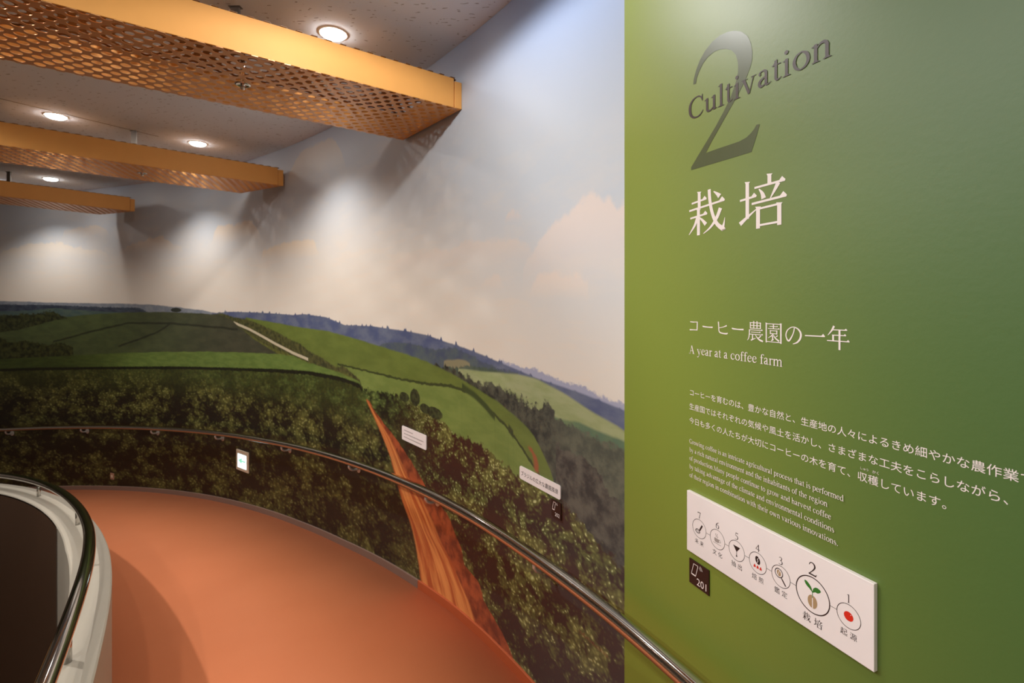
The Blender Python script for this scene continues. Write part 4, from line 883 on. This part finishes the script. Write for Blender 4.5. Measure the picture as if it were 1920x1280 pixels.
k.stroke([(cx + .1 * u, cy + 1.6 * u, .3 * u), (cx + 1.2 * u, cy + 3.2 * u, 1.9 * u), (cx + 2.5 * u, cy + 3.9 * u, 2.9 * u), (cx + 4.1 * u, cy + 4.3 * u, 1.8 * u), (cx + 4.8 * u, cy + 4.3 * u, .3 * u)])
sput(k.mesh('icon'), 'icon', M_leafg)
k = Ink()
for sg_ in (-1, 1): k.poly([(cx + sg_ * (.28 + 2.5 * math.sin(a)) * u, cy + (-3.6 + 3.5 * math.cos(a)) * u) for a in [i * math.pi / 14 for i in range(15)]][::sg_])
sput(k.mesh('icon'), 'icon', M_beige)
k, cx, cy, r = icon(6); u = r / 10
k.ell(cx, cy, 3.9 * u, 3.8 * u); sput(k.mesh('icon'), 'icon', M_red)
k = Ink(); k.ell(cx + 1.9 * u, cy + 1.9 * u, .35 * u, .3 * u); sput(k.mesh('icon'), 'icon', M_sign, 2e-4)

# ---------------------------------------------------------------- audio guide plates
def audio_plate(w_, h_, num, place, label):
    """place(me) carries local x/y/z to its final shape; built once for each wall"""
    t = place(None)
    tag(t, label, 'sign')
    bm = bmesh.new(); box(bm, 0, w_, 0, h_, 0.0002, .004); o = obj('plate', bm, M_black, t)
    k = Ink(); z = .0042
    a, b, c_, d_ = (w_ * .12, h_ * .42), (w_ * .34, h_ * .42), (w_ * .46, h_ * .88), (w_ * .24, h_ * .88)
    for p, q in ((a, b), (b, c_), (c_, d_), (d_, a)): k.stroke([(*p, .0018), (*q, .0018)], False)
    k.stroke([(a[0], a[1], .004), (b[0], b[1], .004)], False)
    for rr in (.12, .17, .22):
        k.stroke([(w_ * .47 + w_ * rr * math.cos(x), h_ * .72 + w_ * rr * math.sin(x), .0012) for x in (.25, .7, 1.15)])
    me = k.mesh('pictogram'); me.transform(Matrix.Translation((0, 0, z))); obj('pictogram', me, M_lett, t)
    me = text_mesh(num); fit(me, w_ * .40, w_ * .88, h_ * .10); me.transform(Matrix.Translation((0, 0, z))); obj('number', me, M_lett, t)
xa, xb = G(1292.3, 0, .004)[0], G(1329, 0, .004)[0]; ytp = G(1292.3, 1045, .004)[1]; ybt = G(1292.3, 1090, .004)[1]
audio_plate(xb - xa, ytp - ybt, '201', lambda _: thing('audio_guide_plate', 'x', 'sign', mat4=gmat(0) @ Matrix.Translation((xa, ybt, 0))), 'black audio guide plate numbered 201 under the white sign')
def mural_frame(s, z, off=.0):
    x, y, th = plan(s, off); r = Vector((-math.cos(th), -math.sin(th), 0)); n = Vector((-math.sin(th), math.cos(th), 0))
    return Matrix(((r.x, 0, n.x, x), (r.y, 0, n.y, y), (0, 1, 0, z), (0, 0, 0, 1)))
s_a = ray_wall(1035.3, 934)[0]; s_b = ray_wall(1053, 944)[0]
audio_plate(abs(s_a - s_b), .075, '202', lambda _: thing('audio_guide_plate', 'x', 'sign', mat4=mural_frame((s_a + s_b) / 2, -.978, .001) @ Matrix.Translation((-abs(s_a - s_b) / 2, 0, 0))), 'small black audio guide plate numbered 202 on the mural')
# caption plates stuck on the print (bent with the wall)
def caption(pa, pb, za, zb, rad, label):
    sa = ray_wall(*pa)[0]; sb = ray_wall(*pb)[0]; w_ = sa - sb; sm = (sa + sb) / 2; h_ = za - zb
    t = thing('caption_plate', label, 'sign', mat4=mural_frame(sm, zb, .001))
    pts = []
    for cx, cy, a0 in ((w_ / 2 - rad, h_ - rad, 0), (-w_ / 2 + rad, h_ - rad, 90), (-w_ / 2 + rad, rad, 180), (w_ / 2 - rad, rad, 270)):
        for i in range(5): a = math.radians(a0 + i * 22.5); pts.append((cx + rad * math.cos(a), cy + rad * math.sin(a)))
    bm = bmesh.new(); f = bm.faces.new([bm.verts.new((x, y, .0045)) for x, y in pts]); r_ = bmesh.ops.extrude_face_region(bm, geom=[f])
    for v in r_['geom']:
        if isinstance(v, bmesh.types.BMVert): v.co.z = .0003
    bmesh.ops.recalc_face_normals(bm, faces=bm.faces); obj('plate', bm, M_sign, t)
    return t, w_, h_
t, w_, h_ = caption((975.5, 880), (1052, 915), -.8275, -.890, .010, 'long white caption plate with one line of Japanese text on the mural')
me = text_mesh('ブラジルの広大な農園風景'); fit(me, -w_ * .455, w_ * .455, h_ * .34, None)
me.transform(Matrix.Translation((0, 0, .0049))); obj('lettering', me, M_ink, t)
t, w_, h_ = caption((754.5, 812), (800, 830), -.908, -1.005, .010, 'small white caption plate with three faint lines beside the orange road')
random.seed(4); k = Ink()
for row, (y, a, b) in enumerate(((.74, -.40, -.02), (.50, -.40, .40), (.26, -.40, .34))):
    x = a * w_
    while x < b * w_:
        d = random.uniform(.006, .012); k.stroke([(x, y * h_, .0055), (min(x + d, b * w_), y * h_, .0055)], False); x += d + random.uniform(.002, .004)
me = k.mesh('lettering'); me.transform(Matrix.Translation((0, 0, .0048))); obj('lettering', me, M_greyi, t)
# emergency guide light and socket
def wall_box(name, pa, pb, za, zb, label, cat, th=.012):
    sa = ray_wall(*pa)[0]; sb = ray_wall(*pb)[0]; w_ = sa - sb; h_ = za - zb
    return thing(name, label, cat, mat4=mural_frame((sa + sb) / 2, zb, .001)), w_, h_
t, w_, h_ = wall_box('guide_light', (445.2, 860), (467.6, 863), -1.700, -1.925, 'small lit exit guide light with green arrow set in the mural below the handrail', 'emergency light')
bm = bmesh.new(); box(bm, -w_ / 2, w_ / 2, 0, h_, .0002, .014); bevel(obj('case', bm, M_plate, t), .004, 2)
bm = bmesh.new(); box(bm, -w_ * .36, w_ * .36, h_ * .15, h_ * .82, .0145, .0155); bevel(obj('glowing_panel', bm, M_guide, t), .002, 1)
k = Ink(); k.stroke([(w_ * .30, h_ * .50, .018), (-w_ * .12, h_ * .50, .018)], False); k.poly([(-w_ * .32, h_ * .50), (.0, h_ * .66), (.0, h_ * .34)]); me = k.mesh('arrow'); me.transform(Matrix.Translation((0, 0, .0162))); obj('arrow', me, M_arrow, t)
t, w_, h_ = wall_box('wall_socket', (207.5, 891), (214.5, 891), -2.395, -2.480, 'tiny pink-brown socket plate low on the far mural wall', 'socket')
bm = bmesh.new(); box(bm, -w_ / 2, w_ / 2, 0, h_, .0002, .006); bevel(obj('plate', bm, simple('socket_plastic', (160, 118, 96), .5), t), .002, 1)
bm = bmesh.new(); box(bm, -w_ * .2, w_ * .2, h_ * .3, h_ * .7, .006, .009); obj('switch', bm, M_plate, t)
# printed signature, low on the mural
k = Ink(); random.seed(9)
sa = ray_wall(1086, 1180)[0]; sb = ray_wall(1140, 1228)[0]; L_ = sa - sb; x = 0
while x < L_:
    hh = random.uniform(.008, .018); k.stroke([(x, 0, .0014), (x + .003, hh, .0014), (x + .006, hh * .2, .0014), (x + .009, -.002, .0014)]); x += .010
me = k.mesh('signature'); o = obj('signature', me, simple('pink_ink', (150, 92, 74), .6)); o.matrix_world = mural_frame(sa, ray_wall(1086, 1180)[1] - .01, .0012) @ Matrix.Scale(-1, 4, (0, 0, 1)) @ Matrix.Scale(-1, 4, (0, 0, 1))
tag(o, 'faint pink handwritten signature low on the mural by the green wall', 'lettering')
# orange panel in the stairwell, at the lower left edge
bm = bmesh.new(); v = [bm.verts.new(p) for p in ((-2.75, 2.42, -1.55), (-2.42, 2.39, -2.2), (-2.36, 2.39, -4.2), (-2.9, 2.42, -4.2))]
f = bm.faces.new(v); r_ = bmesh.ops.extrude_face_region(bm, geom=[f])
for q in r_['geom']:
    if isinstance(q, bmesh.types.BMVert): q.co.y += .04
bmesh.ops.recalc_face_normals(bm, faces=bm.faces)
o = obj('stair_panel', bm, M_amber); tag(o, 'orange panel edge deep in the dark stairwell', 'panel')
